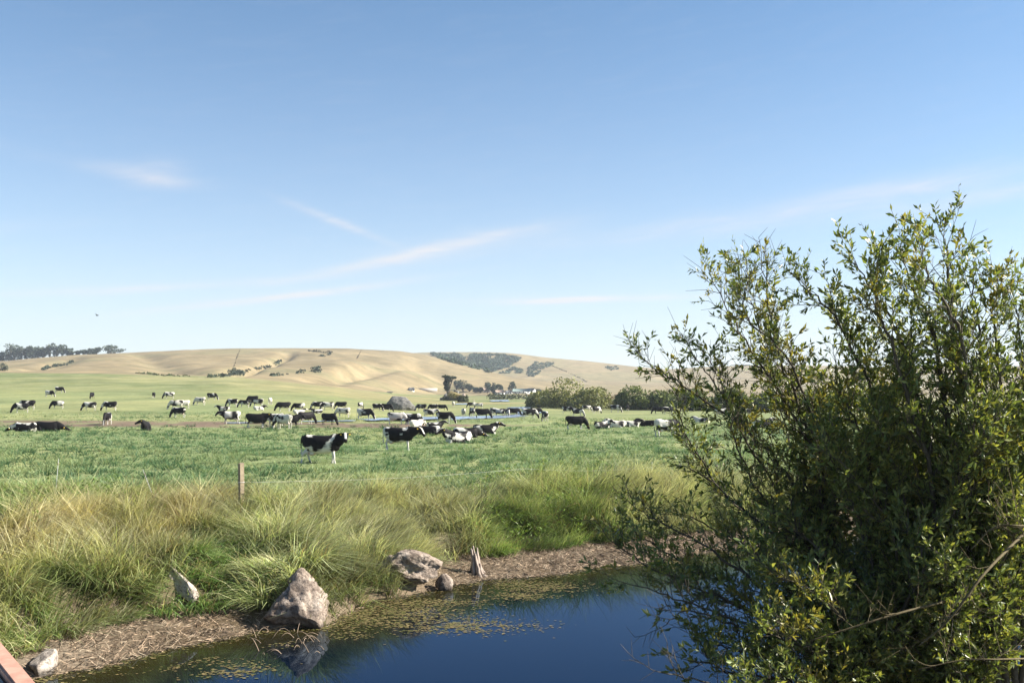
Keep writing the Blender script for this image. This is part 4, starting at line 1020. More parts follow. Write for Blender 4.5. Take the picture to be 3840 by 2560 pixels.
def coat_color(V, coat, seed, pose, hp, hd):
    x, y, z = V[:, 0], V[:, 1], V[:, 2]; lie = pose.startswith('lie'); zz = z + (.6 if lie else 0)
    rel = V - hp; hl = rel @ hd; head = (hl > -.1) & (np.linalg.norm(rel - hl[:, None] * hd, axis=1) < .2) & (hl < .62)
    face_up = np.cross(hd, np.cross([0, 0, 1.0], hd) / np.linalg.norm(np.cross([0, 0, 1.0], hd)))
    sidev = rel - hl[:, None] * hd; lat = np.abs(sidev @ (np.cross([0, 0, 1.0], hd) / np.linalg.norm(np.cross([0, 0, 1.0], hd))))
    n = fbm(x * 1.9 + seed * 3.1, y * 1.5 + seed, zz * 1.9 + 7 * seed, seed, 2) + .07 * (vnoise(x * 9, y * 9, z * 9, seed) - .5)
    if coat == 'cow1':
        blk = np.ones(len(V), bool); w = .16 * (fbm(x * 4, y * 4, z * 4, 3, 2) - .5)
        blk &= ~((np.abs(x - (.40 + .55 * (zz - 1.15)) + w) < .075) & (zz > .7))                 # shoulder band
        blk &= ~((zz < .80 + .32 * np.clip((x - .0) / .35, 0, 1) * (x < .42) + w) & (x > -.62) & (x < .42) & (zz < .62 + .55 * np.clip(x + .25, 0, 1) + w))
        blk &= ~(((zz - 1.42) / .10) ** 2 + ((x + .62) / .16) ** 2 + 6 * w < 1)
        blk &= ~((x < -.45) & (zz < .86 + w + .25 * np.clip(x + .75, -.3, .3)))
        blk &= ~((x > .2) & (zz < .66) & ~head)
        blk |= (x < -.5) & (np.hypot(x + .66, (zz - .72)) < .06)
    elif coat == 'cow2':
        blk = (x > -.58) & (zz > .62 + .06 * np.sin(x * 7)); w = .05 * (vnoise(x * 5, y * 5, z * 5, 4) - .5)
        blk |= (x <= -.58) & (zz > 1.15 + w) & (zz < 1.36) & (x > -.85)
        blk |= np.hypot(x + .72, zz - 1.0) < .09
        blk &= ~(((x - .38) / .15) ** 2 + ((zz - 1.38) / .16) ** 2 + 5 * w < 1); blk &= ~(np.hypot(x - .2, zz - 1.0) < .05)
        blk &= ~((x > .3) & (zz < .62)); blk |= (y > 0) & (x > .3) & (zz < .62) & (zz > .3)
    else:
        lev = {'black': -1, 'mostly_black': .36, 'mixed': .435, 'mostly_white': .50, 'white': .575, 'dark_front': .44, 'dark_rear': .44}[coat]
        nn = n + (.22 * np.clip(x * 1.6, -.6, .6) if coat == 'dark_front' else 0) - (.22 * np.clip(x * 1.6, -.6, .6) if coat == 'dark_rear' else 0)
        blk = nn > lev
        leg = (zz < .52) & (not lie) & (x < 1.0)
        if coat != 'black': blk &= ~leg
        elif seed % 2: blk &= ~((zz < .45) & (not lie) & (x < 1))
        blk &= ~((zz < .66) & (x > -.75) & (x < -.25) & (np.abs(y) < .2) & (not lie))             # udder and belly
    if coat == 'white': blk = np.where(head, (hl < .1) & (lat > .05), blk)
    elif coat not in ('black',): blk = np.where(head, (lat > .055) | (hl > .46), blk)
    C = np.where(blk[:, None], BLK, WHT)
    if coat == 'white': C = C * [1.02, 1, .97]
    mz = head & (hl > .47) & ~blk; C[mz] = [.35, .25, .22]
    ud = (zz < .62) & (x > -.72) & (x < -.28) & (np.abs(y) < .14) & (not lie); C[ud & ~blk] = [.58, .44, .38]
    return C
M['tag'] = simple('yellow_ear_tag', [(.3, (.75, .50, .05)), (.7, (.85, .60, .08))], 9, .5, 0)
M['hoof'] = simple('dark_hoof', [(.3, (.04, .035, .03)), (.7, (.08, .07, .06))], 9, .6, 0)
POSES = {}
def get_pose(pose, near):
    k = (pose, near)
    if k not in POSES: POSES[k] = cow_mesh(pose, .024 if near else .042)
    return POSES[k]
def add_cow(u, v, head, pose, coat, label, sc=1.0, seed=None, near=False):
    me0, V = get_pose(pose, near); seed = seed if seed is not None else int(u * 7 + v) % 997
    hp, hd = np.array(me0['hp']), np.array(me0['hd'])
    me = me0.copy(); me.name = 'body'
    a = me.color_attributes.new('Col', 'FLOAT_COLOR', 'POINT'); c = np.ones((len(V), 4), np.float32)
    c[:, :3] = coat_color(V, coat, seed, pose, hp, hd); a.data.foreach_set('color', c.ravel())
    b = ray_ground(u, v)
    if v < 1600: head += 16 * math.sin(seed * 12.9); sc *= 1 + .05 * math.sin(seed * 7.7)      # no two stand quite alike
    r = empty('cow', (b[0], b[1], b[2] - .07), math.radians(head)); k = sc * (1.04 if v > 1600 else .95 if v > 1560 else .90); r.scale = (k, k, k)
    tag(r, label, 'cow', 'herd of dairy cows on the pasture')
    link('body', me, M['cow'], r)
    side = np.cross([0, 0, 1.0], hd); side /= np.linalg.norm(side); up = np.cross(hd, side)
    if near:
        for s in (-1, 1):
            g = Geo(); e = hp + side * s * .20 + up * .01 + hd * .005; g.box(e, (.028, .028, .035)); link('ear_tag', g.mesh('ear_tag'), M['tag'], r)
            g = Geo(); bm = bmesh.new(); bmesh.ops.create_icosphere(bm, subdivisions=1, radius=.022)
            P = np.array([q.co[:] for q in bm.verts]); Fc = np.array([[q.index for q in f.verts] for f in bm.faces]); bm.free()
            link('eye', mesh_np('eye', P + hp + hd * .12 + side * s * .105 + up * .05, [Fc], None, True), M['hoof'], r)
    if (near or v > 1575) and not pose.startswith('lie'):
        st = {'graze_walk': (.16, -.14, .12, -.12), 'look': (.10, -.12, -.20, .14), 'stand': (.09, -.10, .12, -.12)}.get(pose, (.06, -.05, .05, -.05))
        for q in ((.53 + st[0], -.17), (.53 + st[1], .17), (-.77 + st[2], -.18), (-.77 + st[3], .18)):
            g = Geo(); g.tube([[q[0], q[1], -.03], [q[0], q[1], .03], [q[0] - .01, q[1], .075]], [.072, .068, .058], 8); link('hoof', g.mesh('hoof', True), M['hoof'], r)
    return r
BKW, MW = 'mostly_black', 'mostly_white'
COWS = [
 (1212, 1738, -4, 'look', 'cow1', 'black cow with white shoulder band and turned head, standing closest to the wooden post', 1.0, 1, True),
 (1500, 1688, -14, 'stand', 'cow2', 'large black cow with white hindquarters and white face standing beyond the looking cow', .98, 2, True),
 (1714, 1662, 215, 'lie', BKW, 'black cow lying closest to the fence in the group of three resting cows', 1.05, 5, True),
 (1752, 1640, 10, 'lie_down', 'dark_front', 'black and white cow lying directly behind the resting black cow', 1.0, 9, True),
 (1822, 1626, 8, 'lie', BKW, 'black cow with white shoulder lying at the outer end of the resting trio', 1.0, 12, True),
 (1604, 1630, 175, 'lie_down', BKW, 'black cow with white belly lying behind the large standing cow', .95, 15, True),
 (1632, 1606, 20, 'lie', 'mixed', 'small looking black and white cow lying behind the black one with white belly', .8, 18),
 (1562, 1622, 60, 'stand', 'white', 'white cow mostly hidden behind the face of the large standing cow', .8, 21),
 (2160, 1609, -4, 'graze', 'black', 'black cow with pale legs grazing alone before the line of resting cows', .9, 3, True),
 (2502, 1638, 20, 'graze', MW, 'white and grey cow grazing right behind the tips of the sparse willow', 1.0, 25, True),
 (2260, 1607, 30, 'lie_turn', 'mixed', 'black and white cow lying nearest the lone grazing black cow', .9, 27),
 (2312, 1602, 190, 'lie', 'white', 'white cow lying between two spotted resting cows', .9, 28),
 (2370, 1600, 5, 'lie', MW, 'white cow with black band lying beside the white resting cow', .9, 31),
 (2425, 1598, 180, 'lie', 'black', 'black cow lying at the end of the resting line by the willow', .9, 33),
 (2628, 1585, 170, 'lie', MW, 'white cow lying seen through the outermost willow twigs', .9, 35),
 (3010, 1612, 80, 'stand', BKW, 'black cow standing seen between the forked willow stems', 1.0, 36),
 (3125, 1600, 180, 'graze', MW, 'white spotted cow seen through the willow just past the forked stems', 1.0, 37),
 (2860, 1602, 10, 'lie', BKW, 'dark cow lying seen behind the thin willow branches', 1.0, 38),
 (2705, 1562, 0, 'graze', MW, 'pale cow grazing behind the reddish willow twigs', 1.0, 39),
 (2800, 1560, 180, 'graze', 'mixed', 'spotted cow seen through the middle of the sparse willow', 1.0, 40),
 (92, 1617, 180, 'lie_down', MW, 'white cow with black patches lying stretched out below the muddy track', 1.0, 41, True),
 (182, 1616, 5, 'lie_down', 'black', 'black cow lying stretched out beside the white resting cow', 1.1, 42, True),
 (546, 1613, 285, 'lie_turn', 'black', 'black cow with yellow ear tag lying alone below the muddy track', 1.0, 43, True),
 (402, 1591, 262, 'graze', BKW, 'black cow with white neck stripe grazing head on upon the muddy track', 1.0, 44),
 (864, 1588, 190, 'stand', MW, 'white cow with black patches standing side on at the muddy track', 1.0, 46),
 (964, 1604, 2, 'stand', 'black', 'black cow with yellow ear tag standing next to the bluish white cow', 1.0, 47, True),
 (1062, 1607, 150, 'graze', 'white', 'bluish white cow standing rump to the light in a tight group', 1.0, 48, True),
 (1030, 1598, 185, 'graze', 'mixed', 'spotted cow half hidden behind the bluish white cow', 1.0, 49),
 (1092, 1602, 15, 'stand', 'black', 'black cow peering out from behind the bluish white cow', .9, 50),
 (1149, 1588, 60, 'graze', 'black', 'black cow grazing seen from behind next to the tight group', 1.0, 51),
 (1233, 1592, -12, 'graze', 'black', 'all black cow grazing straight behind the cow with the turned head', 1.0, 52),
 (1286, 1564, 183, 'graze', 'white', 'white cow with black head grazing behind the all black cow', 1.0, 53),
 (1368, 1572, 0, 'graze', 'dark_front', 'black cow with white rump drinking at the puddle edge', 1.0, 54),
 (1488, 1591, 2, 'graze', 'white', 'white cow with black tail head standing behind the large black cow', 1.0, 55),
 (1548, 1592, -4, 'graze_walk', MW, 'white cow with black neck grazing just ahead of the white one with black tail head', 1.0, 56),
 (1668, 1586, -6, 'graze', BKW, 'black cow with white shoulder grazing at the water strip nearest the resting trio', 1.05, 57),
 (1810, 1568, -8, 'graze', 'black', 'black cow drinking from the water strip', 1.0, 58),
 (1985, 1569, -6, 'graze_walk', 'mixed', 'black and white cow grazing beside the end of the water strip', 1.0, 59),
 (2010, 1556, -10, 'graze', 'black', 'black cow behind the spotted one at the end of the water strip', .95, 60),
 (2043, 1580, 88, 'graze', BKW, 'black cow with white stripe seen from behind near the lone grazer', 1.0, 61),
 (1738, 1560, 85, 'graze', 'white', 'white cow seen from behind at the far side of the water strip', .95, 62),
 (1770, 1561, 95, 'graze', 'mixed', 'black and white cow seen from behind next to the white one at the water', .95, 63),
 (1846, 1558, 100, 'graze', MW, 'white headed cow in the crowd by the water strip', .95, 64),
 (1872, 1561, 178, 'stand', 'mixed', 'white and black cow facing the boulder in the crowd by the water strip', .95, 65),
 (1903, 1560, 285, 'graze', MW, 'white cow grazing toward the water in the crowd', .95, 66),
 (1927, 1558, 10, 'graze', 'black', 'black cow at the bush end of the crowd by the water', .95, 67),
 (2128, 1550, -5, 'graze', BKW, 'black and white cow grazing behind the lone black grazer', .95, 68),
 (2166, 1560, -8, 'graze_walk', 'mixed', 'white cow with black spots grazing uphill of the lone black grazer', .95, 69),
 (2200, 1542, 20, 'graze', 'white', 'white cow grazing near the olive bushes', .95, 70),
 (2238, 1550, 60, 'graze', 'dark_rear', 'black and white cow turned half away near the olive bushes', .95, 71),
 (2308, 1545, -15, 'graze_walk', MW, 'white spotted cow grazing downhill before the dark bushes', 1.0, 72),
 (2354, 1540, 90, 'graze', 'black', 'black cow seen from behind before the dark bushes', .9, 73),
 (2468, 1551, 180, 'graze', 'black', 'black cow grazing beside the willow tips', 1.0, 74),
 (2508, 1552, 5, 'graze', 'mixed', 'spotted cow close behind the black one at the willow tips', 1.0, 75),
 (223, 1472, -8, 'graze', 'dark_front', 'black cow with grey white back highest of all on the green slope', 1.0, 76),
 (186, 1487, -20, 'graze', 'dark_front', 'dark cow with white rear just below the highest cow', .95, 77),
 (345, 1495, 265, 'graze', 'black', 'black cow facing downhill alone on the green slope', 1.0, 78),
 (577, 1491, 85, 'graze', 'black', 'black cow seen from behind on the green slope by the white pair', .9, 79),
 (634, 1494, 180, 'graze', 'mixed', 'black and white cow grazing just above the white pair', 1.0, 80),
 (103, 1536, 178, 'graze', BKW, 'black cow with white hind legs behind its spotted grazing neighbour near the track start', 1.05, 81),
 (79, 1547, 182, 'graze', 'mixed', 'spotted cow grazing in front of the black cow with white hind legs', 1.05, 82),
 (216, 1532, 178, 'graze', 'dark_front', 'black shouldered cow with white hind legs grazing alone above the track', 1.0, 83),
 (336, 1539, 182, 'graze', 'mixed', 'white and black cow grazing above the track, darker of two alike', 1.0, 84),
 (412, 1539, 184, 'graze', MW, 'white cow with black patches grazing above the track, paler of two alike', 1.0, 85),
 (662, 1534, 195, 'graze', 'white', 'white cow grazing, head down, in the white pair', 1.05, 86),
 (688, 1530, 200, 'stand', 'white', 'white cow standing just behind the white pair leader', 1.0, 87),
 (670, 1565, 180, 'graze', BKW, 'black cow with white hind leg grazing at the track edge below the white pair', 1.0, 88),
 (750, 1518, 182, 'graze', 'white', 'white cow with black head grazing between the white pair and the dark cluster', 1.0, 89),
 (795, 1499, 5, 'graze', BKW, 'black cow with white tail end grazing above the white cow with black head', 1.0, 90),
 (871, 1524, 180, 'graze', BKW, 'black cow grazing at the head of the dark cluster', 1.0, 91),
 (916, 1527, 182, 'graze', 'mixed', 'black and white cow following second in the dark cluster', 1.0, 92),
 (965, 1524, 178, 'graze', BKW, 'black cow grazing at the rear of the dark cluster', 1.05, 93),
 (948, 1511, 175, 'graze', 'black', 'black cow half hidden behind the rear of the dark cluster', 1.0, 94),
 (1014, 1517, 90, 'graze', 'white', 'white cow seen from behind next to the dark cluster', .95, 95),
 (972, 1537, 10, 'lie', MW, 'white and black cow lying below the dark cluster', .9, 96),
 (838, 1539, 170, 'lie', 'white', 'white cow lying above the standing white cow at the track', .95, 97),
 (1063, 1541, 180, 'graze', BKW, 'black cow with white flecks grazing uphill of the bluish white cow', 1.05, 98),
 (1120, 1540, 178, 'graze', BKW, 'brownish black cow grazing behind the flecked cow', .9, 99),
 (1122, 1551, 10, 'lie', 'white', 'white cow lying below the brownish black cow', .9, 100),
 (1188, 1549, 185, 'lie', MW, 'white cow with black head lying above the all black grazers', .9, 101),
 (1192, 1534, 182, 'graze', 'mixed', 'black and white cow grazing uphill of the lying white cow', 1.0, 102),
 (1229, 1538, 178, 'graze', MW, 'white and black cow following the spotted grazer', 1.0, 103),
 (1279, 1534, 180, 'graze', 'black', 'black cow grazing behind the white and black pair', 1.0, 104),
 (1352, 1531, 80, 'graze', 'mixed', 'black and white cow seen from behind between the black pair and the boulder', .95, 105),
 (1415, 1539, -5, 'graze', BKW, 'black and white cow grazing toward the boulder', 1.0, 106),
 (1450, 1541, -2, 'graze', 'black', 'black cow grazing against the boulder foot', 1.0, 107),
 (1580, 1541, 182, 'graze', BKW, 'black cow grazing with its head at the bush side foot of the boulder', 1.0, 108),
 (1625, 1539, 180, 'graze', BKW, 'black cow with white flecks following the one at the boulder foot', 1.0, 109),
 (1658, 1538, 5, 'graze', 'black', 'black cow at the end of the line leading away from the boulder', .95, 110),
 (1612, 1565, 10, 'stand', MW, 'grey white cow standing above the water strip', .9, 111),
 (1700, 1524, 100, 'graze', 'white', 'white cow seen from behind below the knoll', .95, 112),
 (1768, 1527, 180, 'graze', 'mixed', 'black headed cow grazing below the knoll', .95, 113),
 (1797, 1530, 175, 'graze', MW, 'white and black cow behind the black headed grazer', .95, 114),
]
for c in COWS: add_cow(*c)

# ------------------------------------------------------------------ foreground willows
def catmull(P, n):
    P = np.asarray(P, float); P = np.vstack([2 * P[0] - P[1], P, 2 * P[-1] - P[-2]]); out = []
    m = len(P) - 3
    for t in np.linspace(0, m - 1e-6, n):
        i = int(t); f = t - i; a, b, c, d = P[i:i + 4]
        out.append(.5 * (2 * b + (c - a) * f + (2 * a - 5 * b + 4 * c - d) * f ** 2 + (3 * b - a - 3 * c + d) * f ** 3))
    return np.array(out)
BARKC = np.array([.075, .065, .05]); LICH = np.array([.10, .08, .042])
def unit(v): return v / (np.linalg.norm(v) + 1e-9)
class Willow:
    def __init__(s, label, base):
        s.root = empty('willow', base); s.base = np.asarray(base, float); s.root['label'] = label; s.root['category'] = 'willow'; s.root['group'] = 'willows on the near bank'
        s.br, s.lv = Geo(), []
    def stem(s, pts, r0=.035, r1=.006, dens=1.0, leaf=1.0, start=.25, blen=(.35, .95), yellow=.2, bare=0.0, col=None):
        n = 30; P = catmull(pts, n); P[:-1] += rng.normal(0, .012, (n - 1, 3))
        R = r1 + (r0 - r1) * (1 - np.linspace(0, 1, n)) ** 1.2
        g = Geo(); c = BARKC * rng.uniform(.75, 1.35) if col is None else np.asarray(col)
        g.tube(P - s.base, R, 7, C=c); link('stem', g.mesh('stem', True), M['bark'], s.root)
        seg = np.linalg.norm(np.diff(P, axis=0), axis=1); Ltot = seg.sum(); cum = np.concatenate([[0], np.cumsum(seg)]) / Ltot
        d = start
        while d < 1.0:
            d += .085 / dens / Ltot * rng.uniform(.5, 1.5)
            if d >= 1: break
            i = min(int(np.searchsorted(cum, d)), n - 1); t = unit(P[min(i + 1, n - 1)] - P[max(i - 1, 0)])
            L = rng.uniform(*blen) * (1.05 - .6 * d)
            q = unit(rng.normal(size=3)); q = unit(q - t * (q @ t)); dr = unit(t * .9 + q * .85 + np.array([0, 0, .28]))
            s.branch(P[i], dr, L, max(R[i] * .45, .0035), leaf, yellow, bare, c)
        s.branch(P[-1], unit(P[-1] - P[-3]), .35, r1 * .8, leaf, yellow, bare, c)
    def branch(s, p, dr, L, r, leaf, yellow, bare, c):
        m = 5; pts = [p]; d = dr.copy()
        for _ in range(m - 1):
            d = unit(d + rng.normal(0, .16, 3) + np.array([0, 0, .07])); pts.append(pts[-1] + d * L / (m - 1))
        pts = np.array(pts); s.br.tube(pts - s.base, np.linspace(r, .0022, m), 4, C=c, cap=False)
        isbare = rng.random() < bare
        nt = max(2, int(L / .058)); yb = rng.random() < yellow
        for k in range(nt):
            f = (k + 1) / nt * (m - 1) * .999; i = int(f); q = pts[i] + (pts[min(i + 1, m - 1)] - pts[i]) * (f - i)
            t = unit(pts[min(i + 1, m - 1)] - pts[i] + 1e-6); o = unit(rng.normal(size=3)); o = unit(o - t * (o @ t))
            dt = unit(t * .75 + o * .8 + np.array([0, 0, .22])); Lt = rng.uniform(.10, .26) * (1.15 if k == nt - 1 else 1)
            e = q + dt * Lt * .5; e2 = e + unit(dt + rng.normal(0, .25, 3)) * Lt * .5
            s.br.tube(np.array([q, e2]) - s.base, [.0028, .0015], 3, C=c, cap=False)
            if isbare or rng.random() > leaf: continue
            nl = rng.integers(7, 13)
            u = rng.uniform(.15, 1.0, nl)[:, None]; B = q + (e2 - q) * u
            o2 = rng.normal(size=(nl, 3)); ld = dt * .8 + o2 / (np.linalg.norm(o2, axis=1)[:, None]) * .75 + np.array([0, 0, .1])
            s.lv.append((B, ld, np.full(nl, yb)))
    def finish(s):
        link('branches', s.br.mesh('branches'), M['bark'], s.root)['kind'] = 'stuff'
        B = np.concatenate([a for a, _, _ in s.lv]); D = np.concatenate([b for _, b, _ in s.lv]); Yb = np.concatenate([c for _, _, c in s.lv])
        D /= np.linalg.norm(D, axis=1)[:, None]; n = len(B)
        S_ = np.cross(D, rng.normal(size=(n, 3))); S_ /= np.linalg.norm(S_, axis=1)[:, None] + 1e-9; Nn = np.cross(D, S_)
        L = (.034 + .066 * rng.beta(1.6, 1.6, n))[:, None]; w = L * rng.uniform(.14, .20, (n, 1))
        mid = B + D * L * .48
        V = np.stack([B, mid + S_ * w + Nn * w * .35, B + D * L - Nn * L * .08, mid - S_ * w + Nn * w * .35], 1) - s.base
        T = np.array([[0, 1, 2], [0, 2, 3]])[None] + np.arange(n)[:, None, None] * 4
        c = np.array([.125, .165, .052]) * rng.uniform(.6, 1.4, (n, 1)); hi = rng.random(n) < .35
        c[hi] = np.array([.25, .27, .085]) * rng.uniform(.7, 1.2, (hi.sum(), 1))
        c[Yb] = np.array([.26, .24, .065]) * rng.uniform(.6, 1.2, (Yb.sum(), 1))
        o = link('leaves', mesh_np('leaves', V.reshape(-1, 3), [T.reshape(-1, 3)], np.repeat(c, 4, 0)), M['leaf'], s.root); o['kind'] = 'stuff'
        print('willow leaves', n)
def ctl(*pts): return [px(*p) for p in pts]
def gbase(x, y): return np.array([x, y, float(H(np.array([x]), np.array([y]))[0]) - .1])

A0 = gbase(4.6, 11.2)
A = Willow('sparse yellowing willow with forked stems and open crown against the sky', A0)
fork = (3085, 1800, 11.2)
for pts, r, dn, lf, yl in [
    ([(3120, 2150, 11.2), fork, (2930, 1480, 11.3), (2790, 1270, 11.4), (2680, 1070, 11.5)], .035, .9, .62, .35),
    ([(3120, 2150, 11.2), fork, (2985, 1500, 11.0), (2905, 1270, 10.9), (2855, 1010, 10.8)], .034, .9, .55, .4),
    ([(3110, 2120, 11.3), (3010, 1700, 11.4), (2900, 1420, 11.6), (2840, 1210, 11.7), (2770, 1050, 11.8)], .026, .9, .6, .4),
    ([(3130, 2150, 11.1), (3060, 1650, 11.0), (2960, 1350, 10.7), (2800, 1190, 10.6), (2800, 1040, 10.6)], .024, .8, .55, .5),
    ([(3120, 2150, 11.2), (2990, 1850, 11.2), (2830, 1640, 11.3), (2640, 1500, 11.4), (2500, 1410, 11.5), (2410, 1345, 11.6)], .030, .85, .7, .15),
    ([(3110, 2150, 11.2), (2950, 1900, 11.0), (2790, 1640, 10.8), (2690, 1450, 10.7), (2600, 1330, 10.6)], .024, .8, .65, .2),
    ([(3110, 2200, 11.2), (2900, 2000, 11.4), (2700, 1830, 11.6), (2580, 1640, 11.7), (2540, 1500, 11.7)], .024, .9, .55, .2),
    ([(3120, 2200, 11.2), (2930, 1960, 10.8), (2800, 1760, 10.6), (2740, 1580, 10.5), (2700, 1420, 10.5)], .02, .9, .5, .25),
    ([(3150, 2150, 11.3), (3120, 1750, 11.6), (3070, 1530, 11.8), (3070, 1440, 11.9)], .024, 1.0, .8, .2),
    ([(3140, 2200, 11.3), (3050, 1900, 11.7), (2960, 1640, 12.0), (2900, 1450, 12.1), (2860, 1380, 12.1)], .02, .9, .6, .3),
    ([(3150, 2250, 11.3), (2950, 2050, 11.9), (2770, 1900, 12.2), (2650, 1780, 12.3), (2600, 1700, 12.3)], .02, 1.1, .6, .2)]:
    A.stem([A0] + ctl(*pts), r, .005, dn * 1.65, lf, .48, (.3, .75), yl * .7, .10)
A.finish()

B0 = gbase(4.4, 10.3)
B = Willow('low willow with branches reaching out over the pond water', B0)
for pts, r, dn, lf, br in [
    ([(3200, 2500, 10.4), (2900, 2240, 10.6), (2700, 2080, 10.8), (2520, 1980, 10.9), (2390, 1910, 11.0)], .03, .8, .6, .15),
    ([(3200, 2480, 10.4), (2920, 2180, 11.0), (2750, 2030, 11.4), (2620, 1950, 11.6), (2520, 1920, 11.7)], .025, .7, .5, .2),
    ([(3230, 2520, 10.4), (2900, 2330, 10.3), (2650, 2220, 10.2), (2450, 2130, 10.2), (2310, 2040, 10.2)], .03, 1.15, .75, .1),
    ([(3230, 2520, 10.4), (2900, 2300, 10.8), (2650, 2150, 11.2), (2480, 2060, 11.4), (2380, 1990, 11.5)], .025, 1.1, .8, .1),
    ([(3240, 2560, 10.4), (2950, 2410, 10.0), (2750, 2320, 9.8), (2560, 2250, 9.7), (2360, 2190, 9.7)], .026, .9, .6, .2),
    ([(3260, 2600, 10.3), (2980, 2430, 9.8), (2760, 2350, 9.5), (2600, 2290, 9.4), (2500, 2340, 9.3)], .022, .5, .05, 1.0),
    ([(3280, 2660, 10.2), (3080, 2540, 9.8), (2880, 2460, 9.5), (2740, 2430, 9.4), (2640, 2400, 9.4)], .026, 1.3, .95, .0),
    ([(3280, 2680, 10.2), (3060, 2600, 9.6), (2860, 2540, 9.3), (2720, 2520, 9.2), (2630, 2480, 9.2)], .026, 1.3, .95, .0),
    ([(3300, 2760, 10.1), (3020, 2640, 9.4), (2800, 2580, 9.0), (2650, 2555, 8.9), (2480, 2520, 8.8)], .022, .35, .0, 1.0),
    ([(3280, 2560, 10.3), (3080, 2330, 10.0), (2900, 2150, 9.9), (2760, 2030, 9.9)], .024, 1.3, .9, .05),
    ([(3280, 2560, 10.3), (3120, 2300, 10.8), (2960, 2150, 11.2), (2850, 2070, 11.4)], .024, 1.1, .8, .05),
    ([(3300, 2560, 10.2), (3180, 2350, 9.6), (3050, 2220, 9.3), (2920, 2160, 9.2)], .024, 1.3, .95, .0),
    ([(3300, 2650, 10.2), (3150, 2500, 9.5), (3020, 2420, 9.2), (2900, 2380, 9.0)], .024, 1.4, .95, .0),
    ([(3320, 2700, 10.1), (3150, 2620, 9.3), (2980, 2560, 8.9), (2850, 2570, 8.7)], .022, 1.3, .95, .0),
    ([(3300, 2500, 10.3), (3180, 2200, 10.4), (3060, 2050, 10.5), (2960, 1970, 10.5)], .024, .9, .7, .05)]:
    B.stem([B0] + ctl(*pts), r, .005, dn * 1.35, lf, .35, (.3, .8), .12, br)
B.finish()

C0 = gbase(5.3, 10.2)
Cw = Willow('dense tall willow shrub rising thickest and highest on the pond bank', C0)
for pts, r in [
    ([(3540, 2300, 10.2), (3500, 1800, 10.2), (3400, 1350, 10.3), (3320, 1160, 10.4), (3220, 1010, 10.5)], .045),
    ([(3540, 2300, 10.2), (3480, 1750, 9.9), (3360, 1350, 9.8), (3290, 1150, 9.8), (3270, 1040, 9.8)], .035),
    ([(3560, 2300, 10.2), (3560, 1700, 10.0), (3500, 1250, 9.9), (3430, 1100, 9.9), (3400, 1010, 9.9)], .045),
    ([(3600, 2300, 10.2), (3620, 1650, 10.3), (3570, 1200, 10.4), (3555, 1020, 10.5), (3550, 930, 10.5)], .045),
    ([(3600, 2300, 10.2), (3650, 1700, 9.8), (3600, 1250, 9.6), (3500, 1080, 9.5), (3460, 980, 9.5)], .035),
    ([(3650, 2300, 10.1), (3700, 1650, 9.9), (3670, 1250, 9.9), (3650, 1080, 9.9)], .04),
    ([(3700, 2300, 10.0), (3760, 1700, 9.9), (3740, 1300, 9.9), (3720, 1120, 9.9)], .04),
    ([(3750, 2300, 10.0), (3840, 1700, 10.2), (3830, 1300, 10.4), (3800, 1130, 10.5)], .04),
    ([(3800, 2300, 10.0), (3920, 1700, 10.0), (3940, 1300, 10.0), (3900, 1140, 10.0)], .04),
    ([(3850, 2300, 10.0), (4050, 1700, 10.2), (4080, 1300, 10.4), (4060, 1130, 10.5)], .04),
    ([(3500, 2300, 10.3), (3380, 1850, 10.4), (3270, 1480, 10.5), (3160, 1240, 10.5), (3080, 1130, 10.5), (3005, 1070, 10.5)], .03),
    ([(3500, 2300, 10.3), (3400, 1800, 10.7), (3290, 1450, 11.0), (3210, 1300, 11.2), (3170, 1240, 11.2)], .03),
    ([(3480, 2300, 10.3), (3300, 1900, 10.1), (3220, 1620, 10.0), (3160, 1480, 10.0), (3140, 1420, 10.0)], .026)]:
    Cw.stem([C0] + ctl(*pts), r, .006, 1.0, .9, .3, (.4, 1.0), .09, .03)
for k in range(16):         # left flank of the crown
    ut = rng.uniform(3080, 3400); vt = rng.uniform(1430, 2050) + max(0, 3300 - ut) * .8; dt = rng.uniform(9.6, 12.0)
    p1 = px(3440 + rng.normal(0, 50), 2400, 10.3); p3 = px(ut, vt, dt); p2 = p1 * .5 + p3 * .5 + np.array([rng.normal(0, .1), rng.normal(0, .1), .2])
    Cw.stem([C0, p1, p2, p3], rng.uniform(.016, .026), .005, 1.1, .95, .32, (.35, .85), .08, .03)
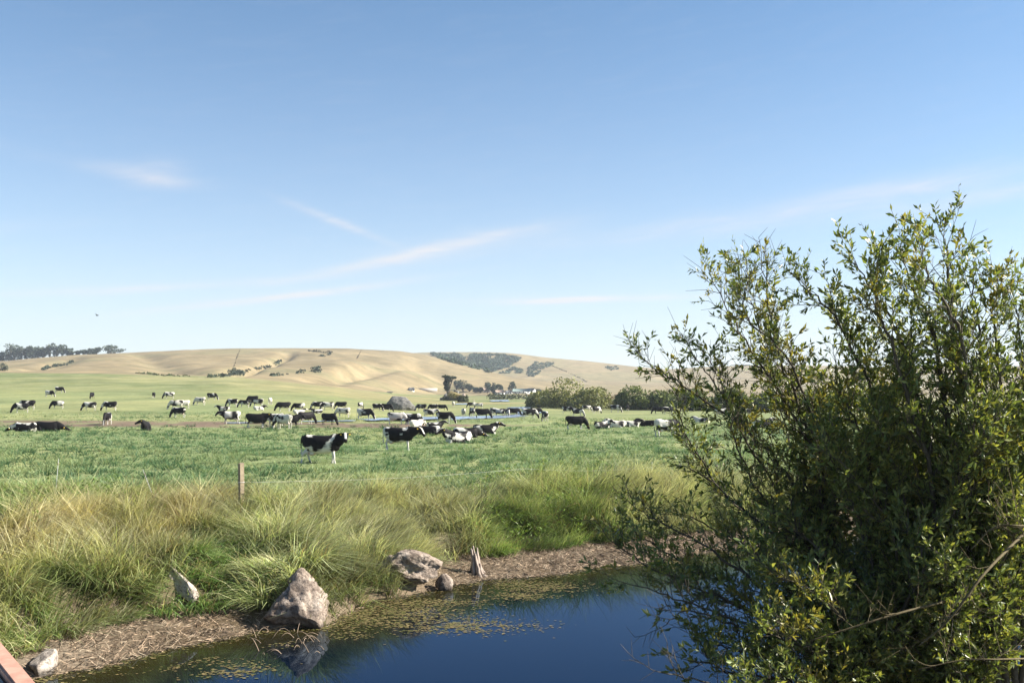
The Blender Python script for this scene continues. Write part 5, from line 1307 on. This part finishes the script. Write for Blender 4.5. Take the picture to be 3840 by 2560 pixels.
for k in range(34):         # inner stems that fill the crown's volume
    ut = rng.uniform(3120, 4150); vt = rng.uniform(1200, 2350) + max(0, (3400 - ut)) * 1.6; dt = rng.uniform(9.0, 12.6)
    ub = 3520 + (ut - 3520) * .35; p1 = px(ub + rng.normal(0, 60), 2450, 10.2 + (dt - 10.2) * .3); p3 = px(ut, vt, dt)
    p2 = p1 * .45 + p3 * .55 + np.array([rng.normal(0, .12), rng.normal(0, .12), .25])
    Cw.stem([C0, p1, p2, p3], rng.uniform(.016, .034), .005, 1.0, .93, .3, (.4, 1.0), .07, .03)
for pts, r in [([(3446, 2420, 8.7), (3560, 2320, 8.7), (3695, 2145, 8.8)], .016), ([(3040, 2400, 8.9), (3200, 2350, 8.9), (3400, 2290, 9.0)], .014), ([(3640, 2060, 8.8), (3730, 1975, 8.8), (3840, 1970, 8.8)], .012),
               ([(3440, 2510, 8.7), (3600, 2475, 8.7), (3760, 2470, 8.7)], .010)]:
    P = catmull(ctl((2 * pts[-1][0] - pts[-2][0] + 40, 2 * pts[-1][1] - pts[-2][1], 9.6), *pts[::-1]), 22); g = Geo(); g.tube(P - C0, np.linspace(r * 1.0, r * .4, 22), 6, C=LICH); link('dead_branch', g.mesh('dead_branch', True), M['bark'], Cw.root)
    for k in range(6, 20, 2): Cw.branch(P[k], unit(rng.normal(size=3) + [0, 0, .4]), rng.uniform(.15, .4), .004, 0, 0, 1, LICH)
Cw.finish()

# ------------------------------------------------------------------ air: a thin even haze over the whole valley
g = Geo(); g.box((0, 0, 14), (9800, 9800, 58))
o = link('haze', g.mesh('haze')); tag(o, kind='stuff')
hm = bpy.data.materials.new('valley_haze'); hm.use_nodes = True; hn = hm.node_tree.nodes; hn.clear()
pv = hn.new('ShaderNodeVolumePrincipled'); pv.inputs['Color'].default_value = (.80, .88, 1.0, 1); pv.inputs['Density'].default_value = .00016; pv.inputs['Anisotropy'].default_value = .2
ho = hn.new('ShaderNodeOutputMaterial'); hm.node_tree.links.new(pv.outputs[0], ho.inputs['Volume']); o.data.materials.append(hm)
